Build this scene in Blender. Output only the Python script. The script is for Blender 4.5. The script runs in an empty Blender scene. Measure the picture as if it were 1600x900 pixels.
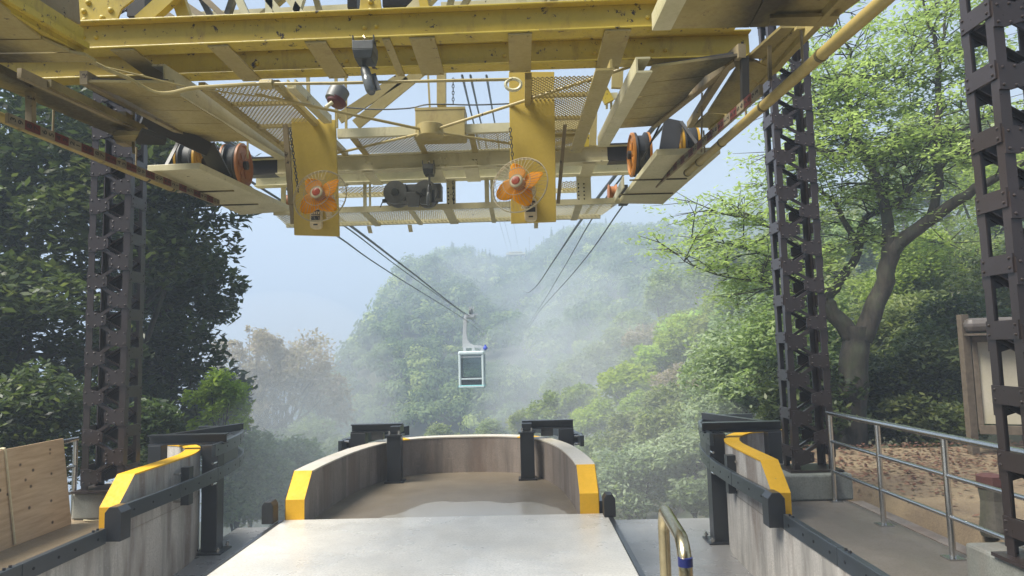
import bpy, bmesh, math, random
import numpy as np
from mathutils import Vector, Matrix

# ------------------------------------------------------------------ camera
SC = bpy.context.scene
COL = SC.collection
EYE = 1.6                      # eye height above the boarding platform (z = 0)
FPX = 1067.0                   # focal length in pixels of a 1600 px wide frame
YAW, PITCH, ROLL = 0.0119, 0.0911, 0.024

def _basis():
    F = Vector((-math.sin(YAW) * math.cos(PITCH), math.cos(YAW) * math.cos(PITCH), math.sin(PITCH)))
    r0 = Vector((math.cos(YAW), math.sin(YAW), 0))
    u0 = r0.cross(F)
    r = math.cos(ROLL) * r0 - math.sin(ROLL) * u0
    u = math.sin(ROLL) * r0 + math.cos(ROLL) * u0
    return r, u, F
CR, CU, CF = _basis()
CAM = Vector((0, 0, EYE))

cam_data = bpy.data.cameras.new('camera')
cam_data.sensor_width = 36.0
cam_data.lens = FPX / 1600 * 36
cam_data.clip_start = 0.05
cam_data.clip_end = 3000
cam = bpy.data.objects.new('camera', cam_data)
COL.objects.link(cam)
cam.matrix_world = Matrix(((CR.x, CU.x, -CF.x, 0), (CR.y, CU.y, -CF.y, 0), (CR.z, CU.z, -CF.z, EYE), (0, 0, 0, 1)))
SC.camera = cam

# ------------------------------------------------------------------ world, sun, exposure
SUN_EL, SUN_AZ = math.radians(55), math.radians(-115)      # azimuth from +Y towards +X
world = bpy.data.worlds.new('World')
SC.world = world
world.use_nodes = True
wn, wl = world.node_tree.nodes, world.node_tree.links
wn.clear()
wo = wn.new('ShaderNodeOutputWorld'); wb = wn.new('ShaderNodeBackground')
sky = wn.new('ShaderNodeTexSky'); sky.sky_type = 'NISHITA'; sky.sun_disc = False
sky.sun_elevation = SUN_EL; sky.sun_rotation = SUN_AZ
sky.air_density = 1.0; sky.dust_density = 2.0
mx = wn.new('ShaderNodeMixRGB'); mx.inputs[0].default_value = 0.93
mx.inputs[2].default_value = (1.25, 1.62, 2.25, 1)            # the even, pale cover of low cloud
wl.new(sky.outputs[0], mx.inputs[1]); wl.new(mx.outputs[0], wb.inputs[0])
wb.inputs[1].default_value = 0.10
wl.new(wb.outputs[0], wo.inputs[0])

sd = bpy.data.lights.new('sun', 'SUN'); sd.energy = 5.0; sd.angle = math.radians(30); sd.color = (1.0, 0.95, 0.85)
sun = bpy.data.objects.new('sun', sd); COL.objects.link(sun)
sun.rotation_euler = Vector((math.sin(SUN_AZ) * math.cos(SUN_EL), math.cos(SUN_AZ) * math.cos(SUN_EL), math.sin(SUN_EL))).to_track_quat('Z', 'Y').to_euler()

SC.view_settings.view_transform = 'Standard'
SC.view_settings.look = 'None'
SC.view_settings.gamma = 1.0
SC.view_settings.exposure = 1.42
SC.cycles.max_bounces = 12
SC.cycles.diffuse_bounces = 4
SC.cycles.volume_bounces = 8
SC.cycles.transparent_max_bounces = 16
SC.cycles.use_denoising = True
SC.cycles.caustics_reflective = False
SC.cycles.caustics_refractive = False

# ------------------------------------------------------------------ points of the place from directions of sight
def ray(px, py):
    return (CR * ((px - 800) / FPX) + CU * ((450 - py) / FPX) + CF)
def at_y(px, py, Y):
    d = ray(px, py); return CAM + d * (Y / d.y)
def at_z(px, py, Z):
    d = ray(px, py); return CAM + d * ((Z - EYE) / d.z)
def at_h(px, py, h):
    return at_z(px, py, EYE + h)
def at_x(px, py, X):
    d = ray(px, py); return CAM + d * (X / d.x)

# ------------------------------------------------------------------ mesh builder
V = Vector
def wloc(o):
    p = V((0, 0, 0))
    while o is not None:
        p = p + o.location; o = o.parent
    return p

class MB:
    def __init__(self): self.v = []; self.f = []
    def add(self, verts, faces):
        n = len(self.v); self.v.extend([tuple(p) for p in verts]); self.f.extend([tuple(i + n for i in f) for f in faces]); return self
    def hexa(self, b, t):          # four bottom points, four top points
        return self.add(list(b) + list(t), [(3, 2, 1, 0), (4, 5, 6, 7), (0, 1, 5, 4), (1, 2, 6, 5), (2, 3, 7, 6), (3, 0, 4, 7)])
    def box(self, x0, x1, y0, y1, z0, z1):
        return self.hexa([(x0, y0, z0), (x1, y0, z0), (x1, y1, z0), (x0, y1, z0)], [(x0, y0, z1), (x1, y0, z1), (x1, y1, z1), (x0, y1, z1)])
    def bar(self, p0, p1, w, h, up=(0, 0, 1), off=(0, 0)):
        p0, p1 = V(p0), V(p1); d = (p1 - p0).normalized(); up = V(up)
        s = d.cross(up).normalized(); u = s.cross(d).normalized()
        c = s * off[0] + u * off[1]
        a = [s * (-w / 2) + u * (-h / 2), s * (w / 2) + u * (-h / 2), s * (w / 2) + u * (h / 2), s * (-w / 2) + u * (h / 2)]
        return self.hexa([p0 + c + q for q in a], [p1 + c + q for q in a])
    def ibeam(self, p0, p1, H, W, tw=0.012, tf=0.014, up=(0, 0, 1)):   # p0, p1 = bottom centre line
        self.bar(p0, p1, W, tf, up, (0, tf / 2)); self.bar(p0, p1, W, tf, up, (0, H - tf / 2))
        return self.bar(p0, p1, tw, H - 2 * tf, up, (0, H / 2))
    def prism(self, poly, vec):
        poly = [V(p) for p in poly]; vec = V(vec); n = len(poly)
        return self.add(poly + [p + vec for p in poly], [tuple(range(n))[::-1], tuple(range(n, 2 * n))] + [(i, (i + 1) % n, n + (i + 1) % n, n + i) for i in range(n)])
    def tube(self, pts, r, n=8, caps=True, closed=False):
        pts = [V(p) for p in pts]; m = len(pts)
        rr = r if hasattr(r, '__len__') else [r] * m
        rings = []; prev = None
        for i in range(m):
            if closed: d = pts[(i + 1) % m] - pts[i - 1]
            else: d = pts[min(i + 1, m - 1)] - pts[max(i - 1, 0)]
            d.normalize()
            if prev is None:
                a = V((0, 0, 1)) if abs(d.z) < 0.9 else V((1, 0, 0)); s = d.cross(a).normalized()
            else:
                s = prev - d * prev.dot(d); s = s.normalized() if s.length > 1e-6 else d.orthogonal().normalized()
            prev = s; u = d.cross(s)
            rings.append([pts[i] + (s * math.cos(2 * math.pi * k / n) + u * math.sin(2 * math.pi * k / n)) * rr[i] for k in range(n)])
        vs = [p for ring in rings for p in ring]; fs = []
        for i in range(m if closed else m - 1):
            j = (i + 1) % m
            for k in range(n):
                fs.append((i * n + k, i * n + (k + 1) % n, j * n + (k + 1) % n, j * n + k))
        if caps and not closed:
            fs.append(tuple(range(n))[::-1]); fs.append(tuple((m - 1) * n + k for k in range(n)))
        return self.add(vs, fs)
    def cyl(self, p0, p1, r, n=12): return self.tube([p0, p1], r, n)
    def lathe(self, prof, o, axis, n=20):      # prof: (radius, offset along axis)
        o = V(o); axis = V(axis).normalized(); s = axis.orthogonal().normalized(); u = axis.cross(s)
        vs = []; fs = []; m = len(prof)
        for (r, a) in prof:
            for k in range(n):
                t = 2 * math.pi * k / n; vs.append(o + axis * a + (s * math.cos(t) + u * math.sin(t)) * r)
        for i in range(m - 1):
            for k in range(n): fs.append((i * n + k, i * n + (k + 1) % n, (i + 1) * n + (k + 1) % n, (i + 1) * n + k))
        fs.append(tuple(range(n))[::-1]); fs.append(tuple((m - 1) * n + k for k in range(n)))
        return self.add(vs, fs)
    def rivet(self, p, nrm, r=0.011, n=6):
        return self.lathe([(r, 0), (r * 0.8, r * 0.55), (r * 0.3, r * 0.85)], p, nrm, n)
    def sheet(self, path0, path1):              # ruled open sheet between two paths
        n = len(path0)
        return self.add(list(path0) + list(path1), [(i, i + 1, n + i + 1, n + i) for i in range(n - 1)])
    def build(self, name, mat, parent=None, smooth=False, bevel=0, base=None, fix=True):
        off = wloc(parent) if parent is not None else (V(base) if base is not None else V((0, 0, 0)))
        me = bpy.data.meshes.new(name)
        me.from_pydata([(p[0] - off.x, p[1] - off.y, p[2] - off.z) for p in self.v], [], self.f)
        if fix:
            bm = bmesh.new(); bm.from_mesh(me); bmesh.ops.recalc_face_normals(bm, faces=bm.faces); bm.to_mesh(me); bm.free()
        if smooth:
            me.polygons.foreach_set('use_smooth', [True] * len(me.polygons))
            try: me.set_sharp_from_angle(angle=math.radians(38))
            except Exception: pass
        me.materials.append(mat)
        o = bpy.data.objects.new(name, me); COL.objects.link(o)
        if parent is not None: o.parent = parent
        elif base is not None: o.location = off
        if bevel:
            b = o.modifiers.new('edge', 'BEVEL'); b.width = bevel; b.segments = 2; b.limit_method = 'ANGLE'; b.angle_limit = math.radians(40)
        return o

def tag(o, label=None, cat=None, group=None, kind=None):
    if label: o['label'] = label
    if cat: o['category'] = cat
    if group: o['group'] = group
    if kind: o['kind'] = kind
    return o
def thing(name, loc, label, cat, group=None):
    o = bpy.data.objects.new(name, None); o.empty_display_size = 0.1; o.location = loc; COL.objects.link(o)
    return tag(o, label, cat, group)
def copy_tree(o, parent=None):
    c = o.copy(); COL.objects.link(c); c.parent = parent
    for ch in list(o.children): copy_tree(ch, c)
    return c
def cat_rom(pts, k=8):
    pts = [V(p) for p in pts]; out = []
    for i in range(len(pts) - 1):
        p0 = pts[max(i - 1, 0)]; p1 = pts[i]; p2 = pts[i + 1]; p3 = pts[min(i + 2, len(pts) - 1)]
        for j in range(k):
            t = j / k
            out.append(0.5 * ((2 * p1) + (p2 - p0) * t + (2 * p0 - 5 * p1 + 4 * p2 - p3) * t * t + (3 * p1 - p0 - 3 * p2 + p3) * t ** 3))
    out.append(pts[-1]); return out

# ------------------------------------------------------------------ materials
def rgba(c): return (c[0], c[1], c[2], 1)
class N:
    def __init__(self, name):
        self.m = bpy.data.materials.new(name); self.m.use_nodes = True
        self.t = self.m.node_tree; self.t.nodes.clear()
        self.out = self.t.nodes.new('ShaderNodeOutputMaterial')
    def n(self, typ, **kw):
        x = self.t.nodes.new(typ)
        for k, v in kw.items(): setattr(x, k, v)
        return x
    def l(self, a, b): self.t.links.new(a, b)
    def pos(self, scale=(1, 1, 1)):
        g = self.n('ShaderNodeNewGeometry'); mp = self.n('ShaderNodeMapping'); mp.inputs['Scale'].default_value = scale
        self.l(g.outputs['Position'], mp.inputs['Vector']); return mp.outputs[0]
    def noise(self, scale, detail=4, rough=0.6, vec=None):
        x = self.n('ShaderNodeTexNoise'); x.inputs['Scale'].default_value = scale; x.inputs['Detail'].default_value = detail; x.inputs['Roughness'].default_value = rough
        self.l(vec if vec is not None else self.pos(), x.inputs['Vector']); return x.outputs['Fac']
    def ramp(self, fac, stops):
        r = self.n('ShaderNodeValToRGB'); e = r.color_ramp.elements
        while len(e) < len(stops): e.new(0.5)
        for i, (p, c) in enumerate(stops):
            e[i].position = p; e[i].color = rgba(c) if hasattr(c, '__len__') else (c, c, c, 1)
        self.l(fac, r.inputs[0]); return r.outputs[0]
    def mix(self, fac, a, b, blend='MIX'):
        x = self.n('ShaderNodeMixRGB', blend_type=blend)
        for i, s in ((0, fac), (1, a), (2, b)):
            if hasattr(s, 'is_linked') or hasattr(s, 'links'): self.l(s, x.inputs[i])
            elif hasattr(s, '__len__'): x.inputs[i].default_value = rgba(s)
            else: x.inputs[i].default_value = s
        return x.outputs[0]
    def bsdf(self, col, rough=0.5, metal=0.0, bump=None, bstr=0.2, bdist=0.01, **kw):
        b = self.n('ShaderNodeBsdfPrincipled')
        for k, s in (('Base Color', col), ('Roughness', rough), ('Metallic', metal)):
            if hasattr(s, 'links'): self.l(s, b.inputs[k])
            elif hasattr(s, '__len__'): b.inputs[k].default_value = rgba(s)
            else: b.inputs[k].default_value = s
        for k, s in kw.items(): b.inputs[k.replace('_', ' ')].default_value = s
        if bump is not None:
            bp = self.n('ShaderNodeBump'); bp.inputs['Strength'].default_value = bstr; bp.inputs['Distance'].default_value = bdist
            self.l(bump, bp.inputs['Height']); self.l(bp.outputs[0], b.inputs['Normal'])
        self.l(b.outputs[0], self.out.inputs[0]); self.b = b; return self.m

def paint(name, c, rust=0.0, grime=0.3, rough=0.45, dark=(0.035, 0.022, 0.014), rough_var=0.12, bstr=0.12, soot=False):
    k = N(name)
    big = k.noise(2.3, 5, 0.62); fine = k.noise(38, 4, 0.65); spots = k.noise(13, 6, 0.72)
    c2 = tuple(x * (1 - 0.38 * grime) * (0.96 if i < 2 else 0.82) for i, x in enumerate(c))
    col = k.mix(k.ramp(big, [(0.35, 0.0), (0.72, 1.0)]), c, c2)
    col = k.mix(k.ramp(fine, [(0.4, 0.0), (0.8, 0.25)]), col, tuple(x * 0.6 for x in c))
    if rust > 0:
        t = 0.74 - 0.16 * rust
        col = k.mix(k.ramp(spots, [(t, 0.0), (t + 0.03, 1.0)]), col, dark)
        t2 = 0.70 - 0.2 * rust
        col = k.mix(k.ramp(k.noise(6, 5, 0.7, k.pos((1, 1, 0.35))), [(t2, 0.0), (t2 + 0.22, 0.65)]), col, (0.16, 0.085, 0.035))
    if soot:                                                   # black grease thrown off the ropes along the two cabin slots
        g = k.n('ShaderNodeNewGeometry'); sx = k.n('ShaderNodeSeparateXYZ'); k.l(g.outputs['Position'], sx.inputs[0])
        def math_(op, a, b=None):
            m = k.n('ShaderNodeMath', operation=op)
            for i, q in enumerate((a, b)):
                if q is None: continue
                if hasattr(q, 'links'): k.l(q, m.inputs[i])
                else: m.inputs[i].default_value = q
            return m.outputs[0]
        d = math_('MINIMUM', math_('ABSOLUTE', math_('SUBTRACT', sx.outputs['X'], 1.36)), math_('ABSOLUTE', math_('ADD', sx.outputs['X'], 3.0)))
        d = math_('ADD', d, math_('MULTIPLY', math_('SUBTRACT', big, 0.5), 0.55))
        d = math_('SUBTRACT', d, math_('MULTIPLY', math_('MAXIMUM', math_('SUBTRACT', sx.outputs['Y'], 5.3), 0.0), 0.10))
        col = k.mix(k.ramp(d, [(0.05, 0.92), (0.30, 0.0)]), col, (0.022, 0.018, 0.014))
    rg = k.ramp(fine, [(0.3, rough - rough_var), (0.75, rough + rough_var)])
    return k.bsdf(col, rg, 0.0, fine, bstr, 0.004)
def concrete(name, c, streak=0.5, rough=0.75, wet=0.0, warm=(0.19, 0.135, 0.105), fine_s=70, bstr=0.3):
    k = N(name)
    big = k.noise(1.6, 6, 0.62); fine = k.noise(fine_s, 5, 0.7); st = k.noise(5.5, 5, 0.65, k.pos((1, 1, 0.12)))
    st2 = k.noise(2.1, 4, 0.6, k.pos((1, 1, 0.22)))
    col = k.mix(k.ramp(big, [(0.3, 0.0), (0.75, 1.0)]), c, tuple(x * 0.72 for x in c))
    if streak > 0:
        col = k.mix(k.ramp(st, [(0.48, 0.0), (0.66, streak)]), col, tuple(x * 0.42 for x in c))
        col = k.mix(k.ramp(st2, [(0.5, 0.0), (0.62, streak * 0.9)]), col, warm)
        col = k.mix(k.ramp(k.noise(9, 4, 0.6, k.pos((1, 1, 0.1))), [(0.62, 0.0), (0.75, streak * 0.5)]), col, tuple(min(0.7, x * 1.5) for x in c))
    col = k.mix(k.ramp(fine, [(0.36, 0.6), (0.55, 0.0)]), col, tuple(x * 0.5 for x in c))
    col = k.mix(k.ramp(k.noise(4.5, 8, 0.75), [(0.44, 0.0), (0.66, 0.45)]), col, tuple(x * 0.62 for x in c))
    col = k.mix(k.ramp(k.noise(26, 4, 0.7, k.pos((0.35, 1, 1))), [(0.62, 0.0), (0.72, 0.4)]), col, tuple(min(.75, x * 1.35) for x in c))
    col = k.mix(k.ramp(k.noise(120, 2, 0.5), [(0.66, 0.0), (0.72, 0.55)]), col, tuple(x * 0.3 for x in c))
    if wet > 0:
        rg = k.ramp(k.noise(1.1, 5, 0.6), [(0.36, rough - wet), (0.62, rough)])
    else: rg = rough
    return k.bsdf(col, rg, 0.0, fine, bstr, 0.004)
def plain(name, c, rough=0.5, metal=0.0, var=0.25, scale=20, **kw):
    k = N(name); f = k.noise(scale, 4, 0.6)
    return k.bsdf(k.mix(k.ramp(f, [(0.3, 0.0), (0.75, 1.0)]), c, tuple(x * (1 - var) for x in c)), rough, metal, f, 0.08, 0.003, **kw)

M = {}
M['yellow'] = paint('yellow_paint', (0.535, 0.405, 0.052), rust=0.8, grime=0.45, rough=0.42)
M['cream'] = paint('cream_paint', (0.40, 0.32, 0.125), rust=0.6, grime=0.5, rough=0.5, soot=True)
M['pale'] = paint('pale_cream_paint', (0.62, 0.57, 0.37), rust=0.55, grime=0.5, rough=0.5)
M['panel'] = paint('panel_board', (0.53, 0.39, 0.08), rust=0.0, grime=0.3, rough=0.42, bstr=0.05)
M['grimy'] = paint('grimy_paint', (0.30, 0.24, 0.14), rust=0.75, grime=0.8, rough=0.6)
M['grease'] = plain('greasy_black_steel', (0.028, 0.026, 0.024), 0.45)
M['tower'] = paint('tower_brown_paint', (0.043, 0.032, 0.031), rust=0.0, grime=0.35, rough=0.32, dark=(0.02, 0.016, 0.015), bstr=0.03, rough_var=0.05)
M['black'] = paint('black_steel_paint', (0.028, 0.030, 0.036), rust=0.0, grime=0.3, rough=0.33, bstr=0.02, rough_var=0.03)
M['rail'] = paint('dark_guide_rail', (0.040, 0.049, 0.060), rust=0.0, grime=0.3, rough=0.32, bstr=0.02, rough_var=0.03)
M['hole'] = plain('hole_black', (0.006, 0.006, 0.007), 0.8)
M['safety'] = paint('safety_yellow', (0.80, 0.44, 0.008), rust=0.35, grime=0.3, rough=0.7, dark=(0.24, 0.19, 0.11))
M['capwhite'] = paint('worn_cap_white', (0.62, 0.56, 0.49), rust=0.1, grime=0.3, rough=0.5, dark=(0.3, 0.26, 0.2))
M['concrete'] = concrete('stained_concrete', (0.66, 0.62, 0.57), 0.95)
M['concrete2'] = concrete('dark_concrete', (0.32, 0.265, 0.225), 0.9)
M['plinth'] = concrete('plinth_concrete', (0.30, 0.31, 0.275), 0.45)
M['platform'] = concrete('wet_platform', (0.66, 0.635, 0.58), 0.0, rough=0.46, wet=0.3, fine_s=52, bstr=0.22)
M['pitfloor'] = concrete('wet_pit_floor', (0.34, 0.33, 0.32), 0.0, rough=0.36, wet=0.2)
M['tongue'] = concrete('brown_wet_floor', (0.235, 0.19, 0.135), 0.0, rough=0.5, wet=0.22)
M['walk2'] = concrete('tan_walkway_concrete', (0.34, 0.26, 0.165), 0.0, rough=0.6, wet=0.25, fine_s=55)
M['walk'] = concrete('walkway_concrete', (0.21, 0.18, 0.15), 0.0, rough=0.6, wet=0.25, fine_s=55)
M['steel'] = plain('stainless', (0.62, 0.61, 0.58), 0.27, 1.0, 0.15, 60)
M['brass'] = plain('brassy_stainless', (0.48, 0.41, 0.255), 0.27, 1.0, 0.2, 40)
M['bluetape'] = plain('blue_tape', (0.005, 0.012, 0.11), 0.4)
M['rubber'] = plain('black_rubber', (0.018, 0.019, 0.02), 0.55)
M['pole'] = paint('pole_paint', (0.44, 0.335, 0.12), rust=0.5, grime=0.6, rough=0.45)
M['orange'] = plain('orange_sheave_paint', (0.50, 0.19, 0.02), 0.45, 0, 0.45, 9)
M['sheave'] = plain('sheave_yellow', (0.55, 0.30, 0.02), 0.45, 0, 0.4, 9)
M['rustorange'] = plain('faded_orange', (0.40, 0.15, 0.045), 0.5, 0, 0.4, 9)
M['greymetal'] = plain('grey_machine_paint', (0.14, 0.145, 0.14), 0.45)
M['darkgrey'] = plain('dark_grey_cast', (0.055, 0.06, 0.058), 0.42)
M['lampglass'] = plain('lamp_lens', (0.13, 0.14, 0.14), 0.15)
M['red'] = plain('staff_red', (0.125, 0.026, 0.02), 0.6, 0, 0.5, 12)
M['staffwhite'] = plain('staff_white', (0.24, 0.20, 0.125), 0.6, 0, 0.5, 12)
M['ink'] = plain('staff_black', (0.02, 0.02, 0.02), 0.6)
M['rope'] = plain('wire_rope', (0.13, 0.14, 0.15), 0.45, 0.4)
M['fancream'] = plain('fan_cream_plastic', (0.68, 0.58, 0.36), 0.4)
M['wire'] = plain('fan_grille_wire', (0.42, 0.36, 0.21), 0.5)
M['dark'] = plain('fan_switch_panel', (0.05, 0.055, 0.06), 0.4)
M['fanred'] = plain('fan_badge_red', (0.45, 0.075, 0.03), 0.3)
M['cabin'] = plain('cabin_white_paint', (0.70, 0.80, 0.80), 0.3)
M['teal'] = plain('cabin_teal_paint', (0.20, 0.52, 0.52), 0.35)
M['hanger'] = plain('hanger_grey', (0.50, 0.51, 0.52), 0.45)
M['bluelamp'] = plain('blue_lamp', (0.01, 0.05, 0.55), 0.25)
def _fanblade():
    k = N('fan_blade_orange')
    d = k.n('ShaderNodeBsdfPrincipled'); d.inputs['Base Color'].default_value = (0.86, 0.41, 0.0, 1); d.inputs['Roughness'].default_value = 0.5; d.inputs['Specular IOR Level'].default_value = 0.2
    t = k.n('ShaderNodeBsdfTranslucent'); t.inputs[0].default_value = (1.0, 0.62, 0.0, 1)
    m = k.n('ShaderNodeMixShader'); m.inputs[0].default_value = 0.55
    k.l(d.outputs[0], m.inputs[1]); k.l(t.outputs[0], m.inputs[2]); k.l(m.outputs[0], k.out.inputs[0]); return k.m
M['blade'] = _fanblade()
def _glass(name, tint=(0.9, 0.95, 0.95)):
    k = N(name)
    g = k.n('ShaderNodeBsdfGlossy'); g.inputs['Roughness'].default_value = 0.05
    t = k.n('ShaderNodeBsdfTransparent'); t.inputs[0].default_value = rgba(tint)
    fr = k.n('ShaderNodeFresnel'); fr.inputs[0].default_value = 1.5
    m = k.n('ShaderNodeMixShader')
    k.l(fr.outputs[0], m.inputs[0]); k.l(t.outputs[0], m.inputs[1]); k.l(g.outputs[0], m.inputs[2]); k.l(m.outputs[0], k.out.inputs[0]); return k.m
M['glass'] = _glass('cabin_glass', (0.74, 0.80, 0.82))
M['clear'] = _glass('fan_clear_plastic', (0.95, 0.85, 0.7))
def _ply():
    k = N('plywood')
    g = k.noise(3.5, 6, 0.62, k.pos((1, 0.7, 7)))
    kn = k.n('ShaderNodeTexVoronoi'); kn.inputs['Scale'].default_value = 7.5; k.l(k.pos((1, 1, 1.15)), kn.inputs['Vector'])
    col = k.mix(k.ramp(g, [(0.32, 0.0), (0.7, 1.0)]), (0.64, 0.47, 0.29), (0.45, 0.30, 0.17))
    col = k.mix(k.ramp(kn.outputs['Distance'], [(0.08, 1.0), (0.17, 0.0)]), col, (0.09, 0.055, 0.028))
    return k.bsdf(col, 0.65, 0, g, 0.1, 0.003)
M['ply'] = _ply()
def _sand():
    k = N('gravel_sand_ground')
    f = k.noise(60, 5, 0.75); b = k.noise(0.9, 5, 0.6)
    col = k.mix(k.ramp(b, [(0.38, 0.0), (0.62, 1.0)]), (0.30, 0.225, 0.135), (0.19, 0.135, 0.085))
    col = k.mix(k.ramp(f, [(0.35, 0.0), (0.7, 1.0)]), k.mix(0.5, col, (0.03, 0.02, 0.015)), col)
    return k.bsdf(col, 0.9, 0, f, 0.6, 0.02)
M['yard'] = _sand()
def _soil():
    k = N('wooded_ground')
    f = k.noise(0.6, 6, 0.7); g = k.noise(6, 6, 0.7)
    col = k.mix(k.ramp(f, [(0.35, 0.0), (0.7, 1.0)]), (0.04, 0.05, 0.022), (0.075, 0.065, 0.035))
    return k.bsdf(k.mix(k.ramp(g, [(0.4, 0.0), (0.7, 0.6)]), col, (0.03, 0.035, 0.015)), 0.95, 0, g, 0.8, 0.1)
M['soil'] = _soil()
def _bark(name, a=(0.085, 0.07, 0.055), b=(0.03, 0.026, 0.022), moss=(0.07, 0.085, 0.04)):
    k = N(name)
    g = k.noise(9, 6, 0.7, k.pos((1, 1, 0.3))); m = k.noise(2.6, 4, 0.6)
    col = k.mix(k.ramp(g, [(0.35, 0.0), (0.65, 1.0)]), b, a)
    col = k.mix(k.ramp(m, [(0.5, 0.0), (0.68, 0.6)]), col, moss)
    return k.bsdf(col, 0.85, 0, g, 0.7, 0.03)
M['bark'] = _bark('bark')
M['palebark'] = _bark('pale_bark', (0.16, 0.13, 0.105), (0.07, 0.055, 0.045), (0.13, 0.11, 0.085))
def leafmat(name, dark, mid, light, trans=0.35, rough=0.45, objvar=0.25):
    k = N(name)
    at = k.n('ShaderNodeAttribute'); at.attribute_name = 'tint'
    oi = k.n('ShaderNodeObjectInfo')
    col = k.ramp(at.outputs['Fac'], [(0.0, dark), (0.5, mid), (1.0, light)])
    hs = k.n('ShaderNodeHueSaturation')
    for inp, lo, hi in (('Hue', 0.5 - 0.035 * objvar * 4, 0.5 + 0.02 * objvar * 4), ('Value', 1 - objvar, 1 + objvar)):
        mr = k.n('ShaderNodeMapRange'); mr.inputs[3].default_value = lo; mr.inputs[4].default_value = hi
        k.l(oi.outputs['Random'], mr.inputs[0]); k.l(mr.outputs[0], hs.inputs[inp])
    k.l(col, hs.inputs['Color'])
    d = k.n('ShaderNodeBsdfPrincipled'); d.inputs['Roughness'].default_value = rough; d.inputs['Specular IOR Level'].default_value = 0.25
    k.l(hs.outputs[0], d.inputs['Base Color'])
    t = k.n('ShaderNodeBsdfTranslucent'); k.l(k.mix(1.0, hs.outputs[0], (1.15, 1.2, 0.7), 'MULTIPLY'), t.inputs[0])
    m = k.n('ShaderNodeMixShader'); m.inputs[0].default_value = trans
    k.l(d.outputs[0], m.inputs[1]); k.l(t.outputs[0], m.inputs[2]); k.l(m.outputs[0], k.out.inputs[0]); return k.m
# ================================================================== STATION FLOOR
AX = -0.82                                                     # centre line of the station
o = MB().box(-2.37, 0.79, -7, 6.84, -1.05, 0).build('platform', M['platform'], bevel=0.012); tag(o, 'pale wet concrete boarding platform', None, None, 'structure')
e = MB().bar((0.812, -7, -0.03), (0.812, 6.84, -0.03), 0.04, 0.06).build('edge_angle', M['black'], o)
e = MB().bar((-2.392, -7, -0.03), (-2.392, 6.84, -0.03), 0.04, 0.06).build('edge_angle', M['black'], o)
o = MB().box(-3.9, 2.5, -7, 9.44, -1.3, -0.7).build('pit_floor', M['pitfloor']); tag(o, 'wet concrete floor of the docking pits', None, None, 'structure')

o = MB().box(-9, 8, -16, -2.0, 6.6, 6.8).build('unseen_shading_ceiling', M['concrete2']); tag(o, kind='structure')  # unseen roof behind the camera, added to cut light on the beams
o = MB().box(-9, 8, -16.3, -16.003, -1, 6.6).build('unseen_shading_wall', M['concrete']); tag(o, kind='structure')  # unseen wall below that roof, added to hold back light from behind
# central bay behind the platform: floor and curved parapet
def half(l): return [V((AX - a, y, 0)) for y, a in l] + [V((AX + a, y, 0)) for y, a in reversed(l)][1:]
PAR = [(6.845, 1.35), (7.08, 1.345), (7.5, 1.33), (8.2, 1.26), (8.7, 1.16), (9.1, 1.02), (9.35, 0.85), (9.52, 0.6), (9.6, 0.3), (9.61, 0.0)]
def dense(l):
    a = cat_rom([V((x, y, 0)) for y, x in l[1:]], 4)
    return [V((l[0][1], l[0][0], 0))] + a
pin = [V((AX - p.x, p.y, 0)) for p in dense(PAR)]
pin = pin + [V((2 * AX - p.x, p.y, 0)) for p in reversed(pin[:-1])]
def offset(path, d):
    out = []
    for i, p in enumerate(path):
        t = (path[min(i + 1, len(path) - 1)] - path[max(i - 1, 0)]).normalized()
        out.append(p + V((-t.y, t.x, 0)) * d)
    return out
pout = offset(pin, 0.185)
pout[0] = V((pin[0].x - 0.185, pin[0].y, 0)); pout[-1] = V((pin[-1].x + 0.185, pin[-1].y, 0))
def wall(a, b, zb, zt):                                        # closed wall between two plan paths; zt per point
    n = len(a); m = MB(); vs = []
    for i in range(n):
        vs += [(a[i].x, a[i].y, zb), (a[i].x, a[i].y, zt[i]), (b[i].x, b[i].y, zt[i]), (b[i].x, b[i].y, zb)]
    fs = []
    for i in range(n - 1):
        for k in range(4): fs.append((4 * i + k, 4 * i + (k + 1) % 4, 4 * i + 4 + (k + 1) % 4, 4 * i + 4 + k))
    fs += [(3, 2, 1, 0), tuple(4 * (n - 1) + k for k in range(4))]
    return m.add(vs, fs)
def cap(a, b, zt, i0, i1, lift=0.004, over=0.006):             # coat of paint standing a little proud of the wall top
    m = MB(); vs = []; idx = list(range(i0, i1 + 1))
    for i in idx:
        d = (b[i] - a[i]).normalized()
        for p, s in ((a[i] - d * over, 0), (b[i] + d * over, 0)):
            vs.append((p.x, p.y, zt[i] + lift)); vs.append((p.x, p.y, zt[i] - 0.012))
    fs = []
    for j in range(len(idx) - 1):
        q = 4 * j
        fs += [(q, q + 4, q + 6, q + 2), (q, q + 1, q + 5, q + 4), (q + 2, q + 6, q + 7, q + 3)]
    return m.add(vs, fs)
Zt = [0.19] + [0.425] * (len(pin) - 2) + [0.19]
fl = [(p.x, p.y, -1.25) for p in pout]
o = MB().prism([(p.x, p.y, -1.25) for p in offset(pin, 0.17)], (0, 0, 1.19)).build('bay_floor', M['tongue']); tag(o, None, None, None, 'structure')
pw = thing('parapet_wall', (AX, 9.4, 0), 'low curved concrete parapet closing the middle bay behind the platform', 'wall', 'concrete parapet walls')
n_ = len(pin)
wall(pin, pout, -0.07, Zt).build('wall', M['concrete2'], pw)
q1 = int(n_ * 0.30); q2 = int(n_ * 0.345)
c = cap(pin, pout, Zt, 1, q1); c.build('cap', M['capwhite'], pw)
cap(pin, pout, Zt, q1, q2).build('cap', M['safety'], pw)
cap(pin, pout, Zt, q2, n_ - 1 - q2).build('cap', M['capwhite'], pw)
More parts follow.
